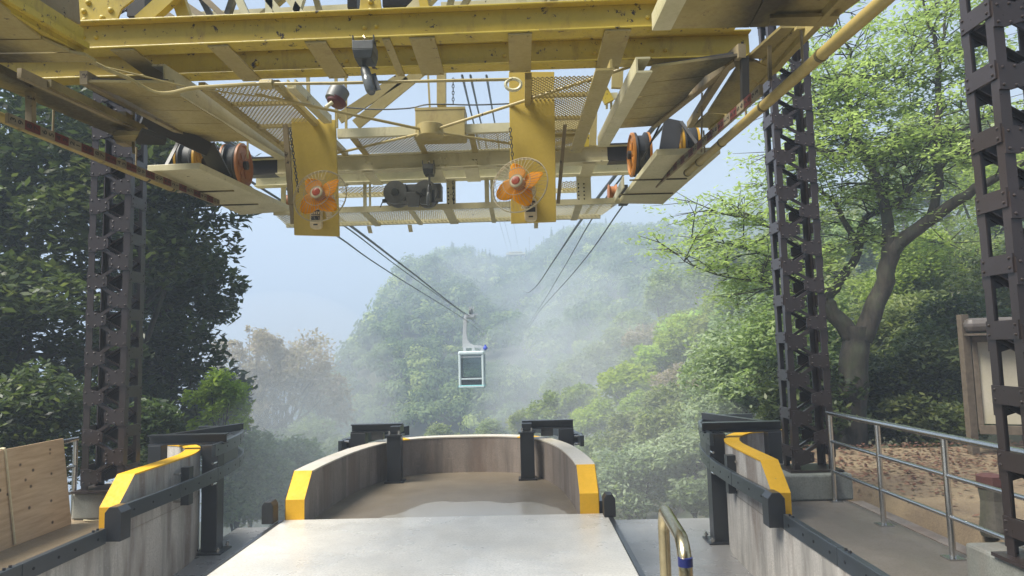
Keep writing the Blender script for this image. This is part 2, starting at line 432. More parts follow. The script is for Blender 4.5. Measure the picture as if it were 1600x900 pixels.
cap(pin, pout, Zt, n_ - 1 - q2, n_ - 1 - q1).build('cap', M['safety'], pw)
cap(pin, pout, Zt, n_ - 1 - q1, n_ - 2).build('cap', M['capwhite'], pw)
for (a0, a1, b0, b1) in ((pin[0], pin[1], pout[0], pout[1]), (pin[-1], pin[-2], pout[-1], pout[-2])):
    k = 0.006
    m = MB().add([(a0.x, a0.y - k, -0.055), (b0.x, b0.y - k, -0.055), (b0.x, b0.y - k, 0.19), (a0.x, a0.y - k, 0.19), (a1.x, a1.y - k, 0.425 + k), (b1.x, b1.y - k, 0.425 + k),
                  (a0.x, a0.y + .02, -0.055), (b0.x, b0.y + .02, -0.055)], [(0, 1, 2, 3), (3, 2, 5, 4)])
    s = (b0.x - a0.x) / abs(b0.x - a0.x) * k
    m.add([(b0.x + s, b0.y - k, -0.055), (b0.x + s, b0.y - k, 0.19), (b1.x + s, b1.y - k, 0.425), (b1.x + s, b1.y + .06, 0.425), (b0.x + s, b0.y + .10, -0.055)], [(0, 1, 2, 3, 4)])
    m.build('painted_end', M['safety'], pw, fix=False)
# puddle lying on the bay floor
rnd = random.Random(5)
pu = [(-1.55, 6.9), (-1.45, 7.12), (-1.28, 7.3), (-1.18, 7.55), (-1.0, 7.78), (-0.72, 7.72), (-0.45, 7.74), (-0.2, 7.62), (0.05, 7.66), (0.2, 7.5), (0.38, 7.25), (0.44, 6.9)]
pp = cat_rom([V((x, y, 0)) for x, y in pu], 7)
pp = [V((p.x + rnd.uniform(-.012, .012), p.y + rnd.uniform(-.018, .018), 0)) for p in pp]
k = N('puddle_painted_reflection'); M['puddle'] = k.bsdf((0.36, 0.33, 0.28), 0.22, 0, k.noise(3, 2), 0.02, 0.002, Specular_IOR_Level=0.8)  # pale base colour paints in the bright sky reflection on the water
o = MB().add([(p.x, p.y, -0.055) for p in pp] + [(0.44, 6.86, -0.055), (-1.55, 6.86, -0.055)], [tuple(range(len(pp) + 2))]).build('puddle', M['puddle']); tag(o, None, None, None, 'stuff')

# side walkways and their parapets
Lin = [(-3.76, 6.40), (-3.76, 6.67), (-3.77, 7.0), (-3.78, 7.5), (-3.81, 7.95), (-3.92, 8.35), (-4.05, 8.6), (-4.25, 8.85), (-4.5, 9.0), (-4.8, 9.08)]
Lp = [V((-3.76, 6.40, 0))] + cat_rom([V((x, y, 0)) for x, y in Lin[1:]], 4)
Rp = [V((2 * -0.755 - p.x, p.y, 0)) for p in Lp]
for side, P_, sx in (('left', Lp, -1), ('right', Rp, 1)):
    Q = [p for p in offset(P_, 0.16 * (1 if sx < 0 else -1))]
    Q[0] = V((P_[0].x + sx * 0.16, P_[0].y, 0)); Q[1] = V((P_[1].x + sx * 0.16, P_[1].y, 0))
    edge = -3.765 if sx < 0 else 2.255
    outer = -4.75 if sx < 0 else 3.27
    plan = [(edge, -7), (edge, 6.40)] + [(p.x + sx * 0.01, p.y) for p in P_[1:]] + [(outer, 9.0 if sx > 0 else 9.05), (outer, -7)]
    o = MB().prism([(x, y, -1.2) for x, y in plan], (0, 0, 1.2)).build('walkway', M['walk' if sx > 0 else 'walk2'])
    tag(o, None, None, None, 'structure')
    # stained concrete face towards the pit
    face = [V((edge, -7, 0)), V((edge, 6.40, 0))] + P_[1:]
    face = [V((p.x - sx * 0.005, p.y, 0)) for p in face]
    MB().sheet([(p.x, p.y, -1.15) for p in face], [(p.x, p.y, -0.012) for p in face]).build('pit_face', M['concrete'], o, fix=False)
    if sx > 0: MB().bar((3.34, -7, -0.05), (3.34, 7.1, -0.05), 0.13, 0.11).build('kerb', M['concrete2'], o)
    pw = thing('parapet_wall', (P_[4].x, P_[4].y, 0), 'stained concrete parapet with bright yellow top beside the ' + ('plywood sheet' if sx < 0 else 'gravel yard'), 'wall', 'concrete parapet walls')
    zt = [0.25] + [0.5] * (len(P_) - 1)
    wall(P_, Q, -0.01, zt).build('wall', M['concrete'], pw)
    cap(P_, Q, zt, 1, len(P_) - 1).build('cap', M['safety'], pw)
    y0 = P_[0].y; y1 = P_[1].y; xa = P_[0].x; xb = Q[0].x; k = 0.006
    m = MB().add([(xa - sx * k, y0 - k, -0.005), (xb + sx * k, y0 - k, -0.005), (xb + sx * k, y0 - k, 0.25), (xa - sx * k, y0 - k, 0.25), (xa - sx * k, y1 - k, 0.505), (xb + sx * k, y1 - k, 0.505)], [(0, 1, 2, 3), (3, 2, 5, 4)])
    m.add([(xa - sx * k, y0 - k, -0.02), (xa - sx * k, y0 - k, 0.25), (xa - sx * k, y0 + 0.05, 0.25), (xa - sx * k, y0 + 0.05, -0.02)], [(0, 1, 2, 3)])
    m.build('painted_end', M['safety'], pw, fix=False)

# ------------------------------------------------------------------ guide rails
def rail(m, path, z0, z1, t, side):
    """closed flat bar following a plan path, thickness t to one side"""
    b = offset(path, t * side); return m.add(*(lambda w: (w.v, w.f))(wall(path, b, z0, [z1] * len(path))))
def holes(path, z, side, step, first, parent, proud=0.003):
    m = MB(); acc = 0; nxt = first
    for i in range(len(path) - 1):
        a, b = path[i], path[i + 1]; L = (b - a).length
        while nxt < acc + L:
            p = a + (b - a) * ((nxt - acc) / L); t = (b - a).normalized(); nn = V((-t.y, t.x, 0)) * side
            m.cyl(p + V((0, 0, z)), p + nn * proud + V((0, 0, z)), 0.011, 8); nxt += step
        acc += L
    if m.v: m.build('bolt_hole', M['hole'], parent)
def split_path(path, step):
    out = []; cur = [path[0]]; acc = 0
    for i in range(len(path) - 1):
        a, b = path[i], path[i + 1]; L = (b - a).length
        if acc + L > step:
            f = (step - acc) / L; p = a + (b - a) * f
            if (p - cur[-1]).length > 1e-3: cur.append(p)
            out.append(cur); t = (b - a).normalized(); cur = [p + t * 0.006, b] if (b - p).length > 0.01 else [p + t * 0.006]; acc = (b - p).length
        else: cur.append(b); acc += L
    if len(cur) > 1: out.append(cur)
    return out
for sx in (-1, 1):
    mir = (lambda x: x) if sx < 0 else (lambda x: 2 * -0.73 - x)
    side = -1 if sx < 0 else 1                                 # faces the pit
    where = 'the plywood sheet side' if sx < 0 else 'the gravel yard side'
    g = thing('guide_rail', (mir(-3.62), 6.3, 0.2), 'dark guide rail flaring outwards past the parapet, on ' + where, 'rail', 'cabin guide rails')
    low = [V((mir(x), y, 0)) for x, y in [(-3.62, 6.3), (-3.60, 7.0), (-3.60, 7.6), (-3.62, 8.1), (-3.70, 8.8), (-3.84, 9.45), (-4.07, 9.95), (-4.4, 10.25), (-4.85, 10.32)]]
    low = cat_rom(low, 5)
    for s in split_path(low, 0.95): rail(MB(), s, 0.15, 0.295, 0.045, -side).build('rail_section', M['rail'], g, bevel=0.006)
    holes(low, 0.222, side, 0.31, 0.12, g)
    up = [p for p in low if p.y > 8.05]
    for s in split_path(up, 1.1): rail(MB(), s, 0.44, 0.585, 0.045, -side).build('rail_section', M['rail'], g, bevel=0.006)
    holes(up, 0.51, side, 0.33, 0.1, g)
    # wall brackets with studs
    for y in (7.55,):
        x = mir(-3.68)
        MB().box(x - .045, x + .045, y - .05, y + .05, 0.02, 0.42).build('bracket', M['black'], g)
        st = MB()
        for z in (0.07, 0.36): st.cyl((mir(-3.79), y - .09, z), (mir(-3.7), y - .09, z), 0.014, 8)
        st.build('stud', M['steel'], g)
    # end block
    x = mir(-3.66)
    MB().prism([(x - .075, 6.16, -.0), (x + .075, 6.16, -.0), (x + .075, 6.16, .25), (x + .035, 6.16, .30), (x - .035, 6.16, .30), (x - .075, 6.16, .25)], (0, .16, 0)).build('end_block', M['black'], g, bevel=0.006)
    # rail along the walkway edge
    g2 = thing('guide_rail', (mir(-3.66), 3, 0.05), 'dark bolted guide rail fixed low along the walkway edge on ' + where, 'rail', 'cabin guide rails')
    ed = [V((mir(-3.70), -6, 0)), V((mir(-3.70), 6.14, 0))]
    y = 6.14
    for k in range(9):
        L = 1.02
        a = V((mir(-3.70), y - L + .006, 0)); b = V((mir(-3.70), y, 0))
        rail(MB(), [a, b], -0.01, 0.125, 0.06, -side).build('rail_section', M['rail'], g2, bevel=0.006)
        h = MB(); bl = MB()
        for dy in (0.12, 0.42, 0.62, 0.9):
            h.cyl((mir(-3.70), y - dy, .058), (mir(-3.70) - sx * .0035, y - dy, .058), .012, 8)
        h.build('bolt_hole', M['hole'], g2)
        for dy in (0.08, 0.14): bl.cyl((mir(-3.73), y - dy, .124), (mir(-3.73), y - dy, .142), .011, 6)
        bl.build('bolt', M['black'], g2)
        y -= L
    for yy in (6.02, 5.28, 4.52):
        x = mir(-3.83)
        MB().prism([(x - .10, yy - .05, 0.002), (x + .10, yy - .05, 0.002), (x + sx * -.10, yy - .05, .075), (x + sx * .02, yy - .05, .06)], (0, .1, 0)).build('cleat', M['black'], g2)
    # posts and cross beam carrying the flared end
    f = thing('rail_support', (mir(-3.72), 8.33, -0.7), 'black steel post and cross beam holding the flared guide rail on ' + where, 'steel post', 'guide rail supports')
    x = mir(-3.75)
    MB().box(x - .095, x + .095, 8.24, 8.43, -.685, .56).build('post', M['black'], f, bevel=0.008)
    bp = MB().box(x - .17, x + .17, 8.17, 8.50, -.70, -.682); bp.build('base_plate', M['black'], f)
    bb = MB()
    for dx in (-.13, .13):
        for dy in (8.2, 8.47): bb.cyl((x + dx, dy, -.682), (x + dx, dy, -.62), .014, 8); bb.cyl((x + dx, dy, -.66), (x + dx, dy, -.64), .026, 6)
    bb.build('anchor_bolt', M['steel'], f)
    x2 = mir(-4.45)
    MB().ibeam((x + sx * -.14, 8.38, .56), (x2 + sx * .1, 8.38, .56), .12, .13).build('cross_beam', M['black'], f)
    MB().box(x2 - .08, x2 + .08, 8.30, 8.46, .01, .56).build('post', M['black'], f, bevel=0.008)
    MB().bar((x - sx * .02, 8.46, .37), (mir(-3.8), 9.05, .37), .1, .42).build('rail_arm', M['black'], f)
    MB().bar((x2, 8.46, .62), (mir(-4.0), 9.75, .62), .09, .09).build('diagonal_arm', M['black'], f)
    MB().bar((mir(-3.8), 9.06, .51), (mir(-4.3), 9.8, .51), .06, .1).build('rail_arm', M['black'], f)
    st = MB()
    for z in (.12, .36, .48):
        MB().cyl((mir(-3.66), 8.22, z), (mir(-3.66), 8.12, z), .014, 8).build('stud', M['steel'], f)

# posts on the middle bay with the inner guide rails
for sx, wh in ((-1, 'dented end of the bay nearer the dangling cabin'), (1, 'end of the bay nearer the lime green trees')):
    mir = (lambda x: x) if sx < 0 else (lambda x: 2 * AX - x)
    f = thing('rail_support', (mir(-1.70), 9.0, -.06), 'black steel post inside the curved bay parapet, ' + ('below the distant cabin' if sx < 0 else 'before the lime green trees'), 'steel post', 'guide rail supports')
    x = mir(-1.68)
    MB().box(x - .09, x + .09, 8.93, 9.10, -.045, .53).build('post', M['black'], f, bevel=0.008)
    MB().box(x - .12, x + .12, 8.9, 9.13, -.06, -.04).build('base_plate', M['black'], f)
    MB().box(x - .11, x + .11, 8.91, 9.12, .53, .548).build('top_plate', M['black'], f)
    sm = MB()
    for dx in (-.06, .06): sm.cyl((x + dx, 8.95, .548), (x + dx, 8.95, .60), .014, 8)
    sm.build('stud', M['steel'], f)
    MB().ibeam((mir(-1.62), 9.25, .555), (mir(-2.30), 9.25, .555), .11, .12).build('cross_beam', M['black'], f)
    MB().bar((x, 9.02, .60), (x, 9.33, .60), .13, .09).build('diagonal_arm', M['black'], f)
    MB().box(mir(-2.2) - .1, mir(-2.2) + .1, 9.16, 9.34, -.6, .555).build('post', M['black'], f, bevel=0.008)
    MB().box(mir(-1.95) - .08, mir(-1.95) + .08, 9.2, 9.3, .46, .55).build('bracket', M['black'], f)
    pth = cat_rom([V((mir(a), b, 0)) for a, b in [(-2.42, 7.0), (-2.45, 8.2), (-2.42, 9.0), (-2.33, 9.7), (-2.1, 10.3), (-1.8, 10.7)]], 5)
    g = thing('guide_rail', (mir(-2.4), 8, .2), 'dark guide rail curving outside the bay parapet, ' + ('below the distant cabin' if sx < 0 else 'before the lime green trees'), 'rail', 'cabin guide rails')
    for s in split_path(pth, 1.0): rail(MB(), s, -.06, .08, .05, side * 0 + (1 if sx > 0 else -1)).build('rail_section', M['rail'], g, bevel=0.006)
    up = [p for p in pth if p.y > 8.9]
    rail(MB(), up, .34, .48, .05, (1 if sx > 0 else -1)).build('rail_section', M['rail'], g, bevel=0.006)
    MB().bar((mir(-2.3), 9.25, .42), (mir(-2.42), 9.25, .42), .1, .12).build('bracket', M['black'], g)
    st = MB(); 
    for z in (.36, .46): st.cyl((mir(-2.38), 9.1, z), (mir(-2.30), 9.1, z), .016, 8)
    st.build('stud', M['steel'], g)
    # black end block at the platform corner
    x = -2.47 if sx < 0 else 0.80
    b = MB().prism([(x - .055, 6.66, .002), (x + .055, 6.66, .002), (x + .055, 6.66, .17), (x + .03, 6.66, .21), (x - .03, 6.66, .21), (x - .055, 6.66, .17)], (0, .15, 0)).build('rail_end_block', M['rubber'], bevel=0.006)
    tag(b, 'black chamfered end block at the platform corner ' + ('towards the plywood' if sx < 0 else 'towards the hoop handrail'), 'block', 'rail end blocks')

# ------------------------------------------------------------------ plinths and lattice towers
def plinth(x0, x1, y0, y1, z0, z1, label):
    o = MB().box(x0, x1, y0, y1, z0, z1).build('plinth', M['plinth'], bevel=0.02, base=((x0 + x1) / 2, (y0 + y1) / 2, z0))
    return tag(o, label, 'concrete base', 'tower plinths')
plinth(2.66, 3.34, 7.15, 7.85, 0.003, .265, 'pale concrete plinth under the lattice tower behind the steel railing')
plinth(2.93, 3.6, 3.93, 4.75, 0.003, .25, 'concrete plinth under the nearest lattice tower')
plinth(-4.58, -3.95, 7.0, 7.68, 0.003, .265, 'pale concrete plinth under the lattice tower beside the plywood')

TW, TD, TH, PITCH_ = 0.43, 0.29, 5.7, 0.40
def make_tower():
    t = thing('lattice_tower', (0, 0, 0), 'x', 'steel tower', 'riveted brown lattice towers')
    a, th = 0.066, 0.012
    for sx in (-1, 1):
        for sy in (-1, 1):
            m = MB(); x = sx * TW / 2; y = sy * TD / 2
            m.box(min(x, x - sx * a), max(x, x - sx * a), min(y, y - sy * th), max(y, y - sy * th), 0, TH)
            m.box(min(x, x - sx * th), max(x, x - sx * th), min(y - sy * th, y - sy * a), max(y - sy * th, y - sy * a), 0, TH)
            m.build('corner_leg', M['tower'], t)
    nlev = int(TH / PITCH_)
    for sx in (-1, 1):                                        # batten plates on the narrow faces
        x = sx * TW / 2
        proto = None
        m = MB().box(min(x, x + sx * .012), max(x, x + sx * .012), -TD / 2 + .004, TD / 2 - .004, -.058, .058)
        for yy in (-.115, .115):
            for zz in (-.03, .03): m.rivet((x + sx * .012, yy, zz), (sx, 0, 0))
        proto = m.build('batten_plate', M['tower'], t)
        proto.location.z = .2
        for i in range(1, nlev + 1):
            c = proto.copy(); COL.objects.link(c); c.location.z = .2 + i * PITCH_ if .2 + i * PITCH_ < TH - .05 else TH - .06
    for sy in (-1, 1):                                        # zigzag lacing on the broad faces
        y = sy * TD / 2; yo = y + sy * .012
        for sx in (-1, 1):
            x0 = sx * TW / 2; x1 = -sx * 0.005
            m = MB().prism([(x0, y, -.082), (x0, y, .082), (x0 - sx * .075, y, .086), (x1 - sx * -.01, y, .047), (x1 - sx * -.01, y, -.047), (x0 - sx * .075, y, -.086)], (0, sy * .012, 0))
            for rx, rz in ((.025, -.055), (.025, .055), (.10, -.06), (.10, .06), (.175, -.028), (.175, .028)):
                m.rivet((x0 - sx * rx, yo, rz), (0, sy, 0))
            proto = m.build('gusset_plate', M['tower'], t)
            z = .15 if sx < 0 else .35
            proto.location.z = z; z += PITCH_
            while z < TH - .1:
                c = proto.copy(); COL.objects.link(c); c.location.z = z; z += PITCH_
        for s in (1, -1):                                     # lacing bars, bent angles behind the plates
            m = MB(); xx = TW / 2 - .05
            m.bar((-xx * s, y - sy * .008, -.005), (xx * s, y - sy * .008, .195), .012, .030)
            m.bar((-xx * s, y - sy * .026, .012), (xx * s, y - sy * .026, .212), .04, .008)
            proto = m.build('lacing_bar', M['tower'], t)
            z = .15 if s > 0 else .35
            proto.location.z = z; z += PITCH_
            while z < TH - .3:
                c = proto.copy(); COL.objects.link(c); c.location.z = z; z += PITCH_
    MB().box(-TW / 2 - .06, TW / 2 + .06, -TD / 2 - .06, TD / 2 + .06, -.0, .022).build('foot_plate', M['tower'], t)
    return t
tw = make_tower(); tw.location = (2.81 + TW / 2, 7.3 + TD / 2, .268)
tag(tw, 'brown riveted lattice tower on the plinth at the far end of the steel railing')
t2 = copy_tree(tw); t2.location = (2.965 + TW / 2, 4.1 + TD / 2, .253); tag(t2, 'nearest brown riveted lattice tower, cut off by the picture edge')
t3 = copy_tree(tw); t3.location = (-4.075 - TW / 2, 7.02 + TD / 2, .268); tag(t3, 'brown riveted lattice tower standing before the dark evergreens')

# ------------------------------------------------------------------ railings, hand rail, plywood
rl = thing('railing', (3.13, 7.1, 0), 'stainless steel railing with three rails along the gravel yard', 'railing', 'walkway railings')
for k, y in enumerate((7.12, 6.18, 5.22, 4.25)):
    m = MB().cyl((3.13, y, 0), (3.13, y, .885), .023, 12); m.build('post', M['steel'], rl, smooth=True)
    MB().box(3.07, 3.19, y - .06, y + .06, 0.0, .012).build('foot_plate', M['steel'], rl)
for z, r in ((.885, .026), (.60, .017), (.30, .017)):
    MB().tube([(3.13, 7.16, z), (3.13, 3.2, z)], r, 12).build('rail', M['steel'], rl, smooth=True)
rl = thing('railing', (-4.6, 7.0, 0), 'grey steel railing behind the plywood sheet', 'railing', 'walkway railings')
MB().cyl((-4.6, 7.06, 0), (-4.6, 7.06, .80), .023, 12).build('post', M['steel'], rl, smooth=True)
MB().cyl((-4.6, 5.2, 0), (-4.6, 5.2, .80), .023, 12).build('post', M['steel'], rl, smooth=True)
for z, r in ((.80, .026), (.53, .017), (.27, .017)):
    MB().tube([(-4.6, 7.08, z), (-4.6, 2.2, z)], r, 12).build('rail', M['steel'], rl, smooth=True)
o = MB().hexa([(-4.47, 4.95, .003), (-4.47, 6.84, .003), (-4.482, 6.84, .003), (-4.482, 4.95, .003)], [(-4.555, 4.95, .84), (-4.555, 6.80, .84), (-4.567, 6.80, .84), (-4.567, 4.95, .84)]).build('plywood_sheet', M['ply'], base=(-4.5, 5.9, 0))
tag(o, 'knotty light brown plywood sheet leaning on the grey railing', 'board')
o = MB().tube(cat_rom([(-4.60, 6.03, .78), (-4.60, 6.03, .835), (-4.565, 6.03, .848), (-4.545, 6.03, .80), (-4.50, 6.05, .4), (-4.458, 6.07, .02)], 4), .011, 6).build('strap', M['fancream'], base=(-4.5, 6.0, 0))
tag(o, 'pale cord tied round the plywood sheet and the rail', 'cord')
o = MB().tube(cat_rom([(-4.42, 6.95, .012), (-4.3, 6.92, .012), (-4.2, 6.99, .012), (-4.1, 6.9, .012), (-4.0, 6.93, .012), (-3.95, 6.86, .012)], 4), .008, 6).build('cable', M['fancream'], base=(-4.2, 6.9, 0))
tag(o, 'thin pale cable lying on the walkway before the plinth', 'cable')
# hooped hand rail on the platform
hr = thing('handrail', (.56, 2.4, 0), 'brassy steel hoop handrail with a blue band on the platform', 'handrail')
A = at_y(1036, 800, 2.78); B = at_y(1069, 838, 2.27)
zt = (A.z + B.z) / 2
def hoop(a, b, z, r=.09):
    d = (b - a).normalized(); pts = [V((a.x, a.y, 0))]
    for k in range(0, 7):
        t = math.pi / 2 * k / 6; pts.append(V((a.x, a.y, z - r)) + d * (r - r * math.cos(t)) + V((0, 0, r * math.sin(t))))
    for k in range(0, 7):
        t = math.pi / 2 * (1 - k / 6); pts.append(V((b.x, b.y, z - r)) - d * (r - r * math.cos(t)) + V((0, 0, r * math.sin(t))))
    pts.append(V((b.x, b.y, 0))); return pts
a = V((A.x, A.y, 0)); b = V((B.x, B.y, 0))
MB().tube(hoop(a, b, zt), .0225, 16).build('hoop', M['brass'], hr, smooth=True)
zb_ = at_y(1078, 884, 2.27).z
MB().cyl((b.x, b.y, zb_), (b.x, b.y, zb_ + .027), .0238, 16).build('band', M['bluetape'], hr, smooth=True)
MB().cyl((a.x, a.y, 0), (a.x, a.y, .01), .05, 16).build('foot_plate', M['brass'], hr)
MB().cyl((b.x, b.y, 0), (b.x, b.y, .01), .05, 16).build('foot_plate', M['brass'], hr)
# ================================================================== OVERHEAD STEEL FRAME
G = thing('overhead_frame', (AX, 5.5, 3.4), 'yellow painted steel frame of the cable car station overhead, with soffit panels and sheave decks', 'steel frame')
UP = V((0, 0, 1))
def gp(m, name, mat, bevel=0, smooth=False, parent=None): return m.build(name, M[mat], parent or G, bevel=bevel, smooth=smooth)
def slab(polys, t=0.02): return MB().prism(polys, (0, 0, t))

# first cross beam: two joists joined by lacing plates
n0, n1 = at_y(60, 86.5, 4.34), at_y(1150, 43.5, 4.34)
f0, f1 = at_y(-40, 133, 4.80), at_y(1172, 93, 4.80)
def joist(p0, p1, H, W, name='joist', mat='yellow'):
    o = gp(MB().ibeam(p0, p1, H, W), name, mat, bevel=.004); return o
J1 = joist(n0, n1, .20, .13)
J2 = joist(f0, f1, .20, .13)
def on_line(p0, p1, px, Y):
    q = at_y(px, 100, Y); t = (q.x - p0.x) / (p1.x - p0.x); return p0 + (p1 - p0) * t
for a, b in ((180, 216), (330, 362), (480, 513), (600, 612), (642, 681), (795, 832), (945, 986)):
    A = on_line(n0, n1, a, 4.34); B = on_line(n0, n1, b, 4.34); w = B.x - A.x; cx = (A.x + B.x) / 2
    C = f0 + (f1 - f0) * ((cx - f0.x) / (f1.x - f0.x)); D = n0 + (n1 - n0) * ((cx - n0.x) / (n1.x - n0.x))
    m = MB().hexa([(cx - w / 2, 4.285, D.z - .014), (cx + w / 2, 4.285, D.z - .014), (cx + w / 2, 4.862, C.z - .014), (cx - w / 2, 4.862, C.z - .014)],
                  [(cx - w / 2, 4.285, D.z - .003), (cx + w / 2, 4.285, D.z - .003), (cx + w / 2, 4.862, C.z - .003), (cx - w / 2, 4.862, C.z - .003)])
    for dx in (-w / 2 + .025, w / 2 - .025):
        for y, z in ((4.31, D.z), (4.835, C.z)): m.rivet((cx + dx, y, z - .014), (0, 0, -1), .009)
    gp(m, 'lacing_plate', 'cream')
m = MB()
for px, py in ((130, 58), (150, 58), (150, 78), (570, 43), (588, 41), (1012, 27), (1013, 46), (590, 66), (134, 76)):
    p = at_y(px, py, 4.333); m.rivet((p.x, 4.334, p.z), (0, -1, 0), .017, 10)
o = gp(m, 'rivets', 'yellow', parent=J1); tag(o, kind='stuff')
m = MB()
for px in (264, 402, 542, 584, 645, 788, 930, 1020, 1180 - 140):
    p = on_line(f0, f1, px, 4.8); m.rivet((p.x, 4.793, p.z + .09), (0, -1, 0), .018, 10)
o = gp(m, 'rivets', 'yellow', parent=J2); tag(o, kind='stuff')

# truss work standing on the first beam
def gusset(pts, Y, t, name='gusset_plate', mat='yellow', riv=()):
    m = MB().prism([at_y(x, y, Y) for x, y in pts], (0, t, 0))
    for x, y in riv:
        p = at_y(x, y, Y); m.rivet((p.x, Y, p.z), (0, -1, 0), .02, 10)
    return gp(m, name, mat, bevel=.003)
gusset([(122, 34), (122, -40), (150, -60), (235, -60), (208, 0), (190, 14), (183, 31)], 4.37, .014, riv=((131, 18), (173, 16), (160, 28), (138, 4), (132, 32)))
gusset([(561, 19), (566, -30), (590, -30), (597, 18)], 4.37, .014, riv=((579, 3), (579, 17)))
gusset([(1000, 3), (985, -30), (1050, -30), (1046, 2)], 4.40, .014, riv=((1008, -4),))
gusset([(925, 7), (915, -30), (960, -30), (975, 5)], 4.40, .014)
def brace(p0, p1, Y, w, name='brace', mat='yellow', t=.05, Y2=None):
    a, b = at_y(*p0, Y), at_y(*p1, Y2 or Y)
    m = MB().bar(a, b, w, .010, (0, -1, 0)); d = (b - a).normalized(); s = d.cross(V((0, -1, 0))).normalized()
    m.bar(a + s * (w / 2 - .005) + V((0, t / 2 + .006, 0)), b + s * (w / 2 - .005) + V((0, t / 2 + .006, 0)), .010, t, (0, -1, 0))
    return gp(m, name, mat)
brace((218, 34), (300, -40), 4.40, .10)
brace((289, 32), (268, -30), 4.46, .085)
brace((104, 38), (112, -30), 4.42, .06)
brace((640, 22), (690, -30), 4.46, .10, mat='pale')
brace((665, 20), (655, -30), 4.42, .06)
brace((815, 12), (812, -30), 4.5, .075, mat='pale')
brace((835, 12), (865, -30), 4.5, .06, mat='pale')
brace((870, 10), (850, -30), 4.55, .05, mat='pale')
brace((905, 9), (930, -30), 4.5, .07, mat='pale')
for a, b in (((385, 26), (360, -30)), ((440, 24), (395, -30)), ((420, 24), (421, -30)), ((470, 22), (430, -30)), ((460, 24), (478, -30))):
    brace(a, b, 6.2, .07, mat='pale')
for a, b in (((330, 28), (300, -30)), ((352, 28), (372, -30)), ((500, 22), (485, -30)), ((405, 26), (470, -30)), ((700, 16), (712, -30)), ((720, 15), (745, -30))):
    brace(a, b, 6.4, .055, mat='cream')
for a, b in (((270, 28), (180, -30)), ((320, 28), (235, -30)), ((350, 26), (290, -30))): brace(a, b, 5.6, .05, mat='grimy')
# long stringers of the upper truss seen against the sky
gp(MB().bar(at_y(300, 27, 6.6), at_y(560, 14, 6.6), .10, .06), 'stringer', 'pale')
gp(MB().bar(at_y(690, 13, 6.6), at_y(1010, -2, 6.6), .10, .08), 'stringer', 'pale')
gp(MB().ibeam(at_y(60, -36, 4.46), at_y(1100, -78, 4.46), .16, .13), 'top_chord', 'yellow')
gp(MB().bar(at_y(170, -34, 6.3), at_y(1030, -66, 6.3), .12, .10), 'top_chord', 'pale')
gp(MB().box(at_y(547, 0, 4.7).x, at_y(562, 0, 4.7).x, 4.62, 4.8, at_y(555, 20, 4.7).z, at_y(555, -60, 4.7).z), 'motor_housing', 'grease')
gp(MB().box(at_y(601, 0, 4.7).x, at_y(653, 0, 4.7).x, 4.62, 4.9, at_y(620, 17, 4.7).z, at_y(620, -60, 4.7).z), 'motor_housing', 'grease')
gp(MB().box(at_y(652, 0, 4.6).x, at_y(660, 0, 4.6).x, 4.55, 4.75, at_y(655, 16, 4.6).z, at_y(655, -60, 4.6).z), 'upright', 'yellow')
gp(MB().box(at_y(205, 0, 4.9).x, at_y(232, 0, 4.9).x, 4.85, 5.1, at_y(210, 30, 4.9).z, at_y(210, -60, 4.9).z), 'upright', 'grease')

# ---------- longitudinal girders (left and right of the middle opening), rising slightly outwards
def girder(x, pA, pB, inner, wh=.19):
    a, b = at_x(*pA, x), at_x(*pB, x)
    s = 1 if inner > 0 else -1                                 # side on which the flange lies
    m = MB().bar(a, b, .10, .012, UP, (s * .05, .006)); m.bar(a, b, .012, wh, UP, (s * .006, .01 + wh / 2)); m.bar(a, b, .09, .012, UP, (s * .045, wh + .016))
    return gp(m, 'girder', 'pale')
girder(.75, (994, 113.5), (934, 230), 1, .075)
girder(-2.39, (258, 134.5), (447, 248), -1, .13)
girder(.75, (1120, -170), (1019, 48), 1, .07)
a, b = at_x(-200, -105, -2.55), at_x(131, 86, -2.55)
gp(MB().bar(a, b, .10, .012, UP, (-.05, .006)).bar(a, b, .012, .15, UP, (-.006, .085)).bar(a, b, .035, .035, UP, (.018, .05)), 'girder', 'yellow')
a, b = at_x(-260, -110, -2.60), at_x(125, 62, -2.60)
gp(MB().bar(a, b, .02, .20, UP, (0, .19)), 'web_plate', 'grimy')

# ---------- soffit panels
def panel(pts, h, mat='cream', t=.018):
    hs = h if hasattr(h, '__len__') else [h] * len(pts)
    return gp(MB().prism([at_h(x, y, q) for (x, y), q in zip(pts, hs)], (0, 0, t)), 'soffit_panel', mat)
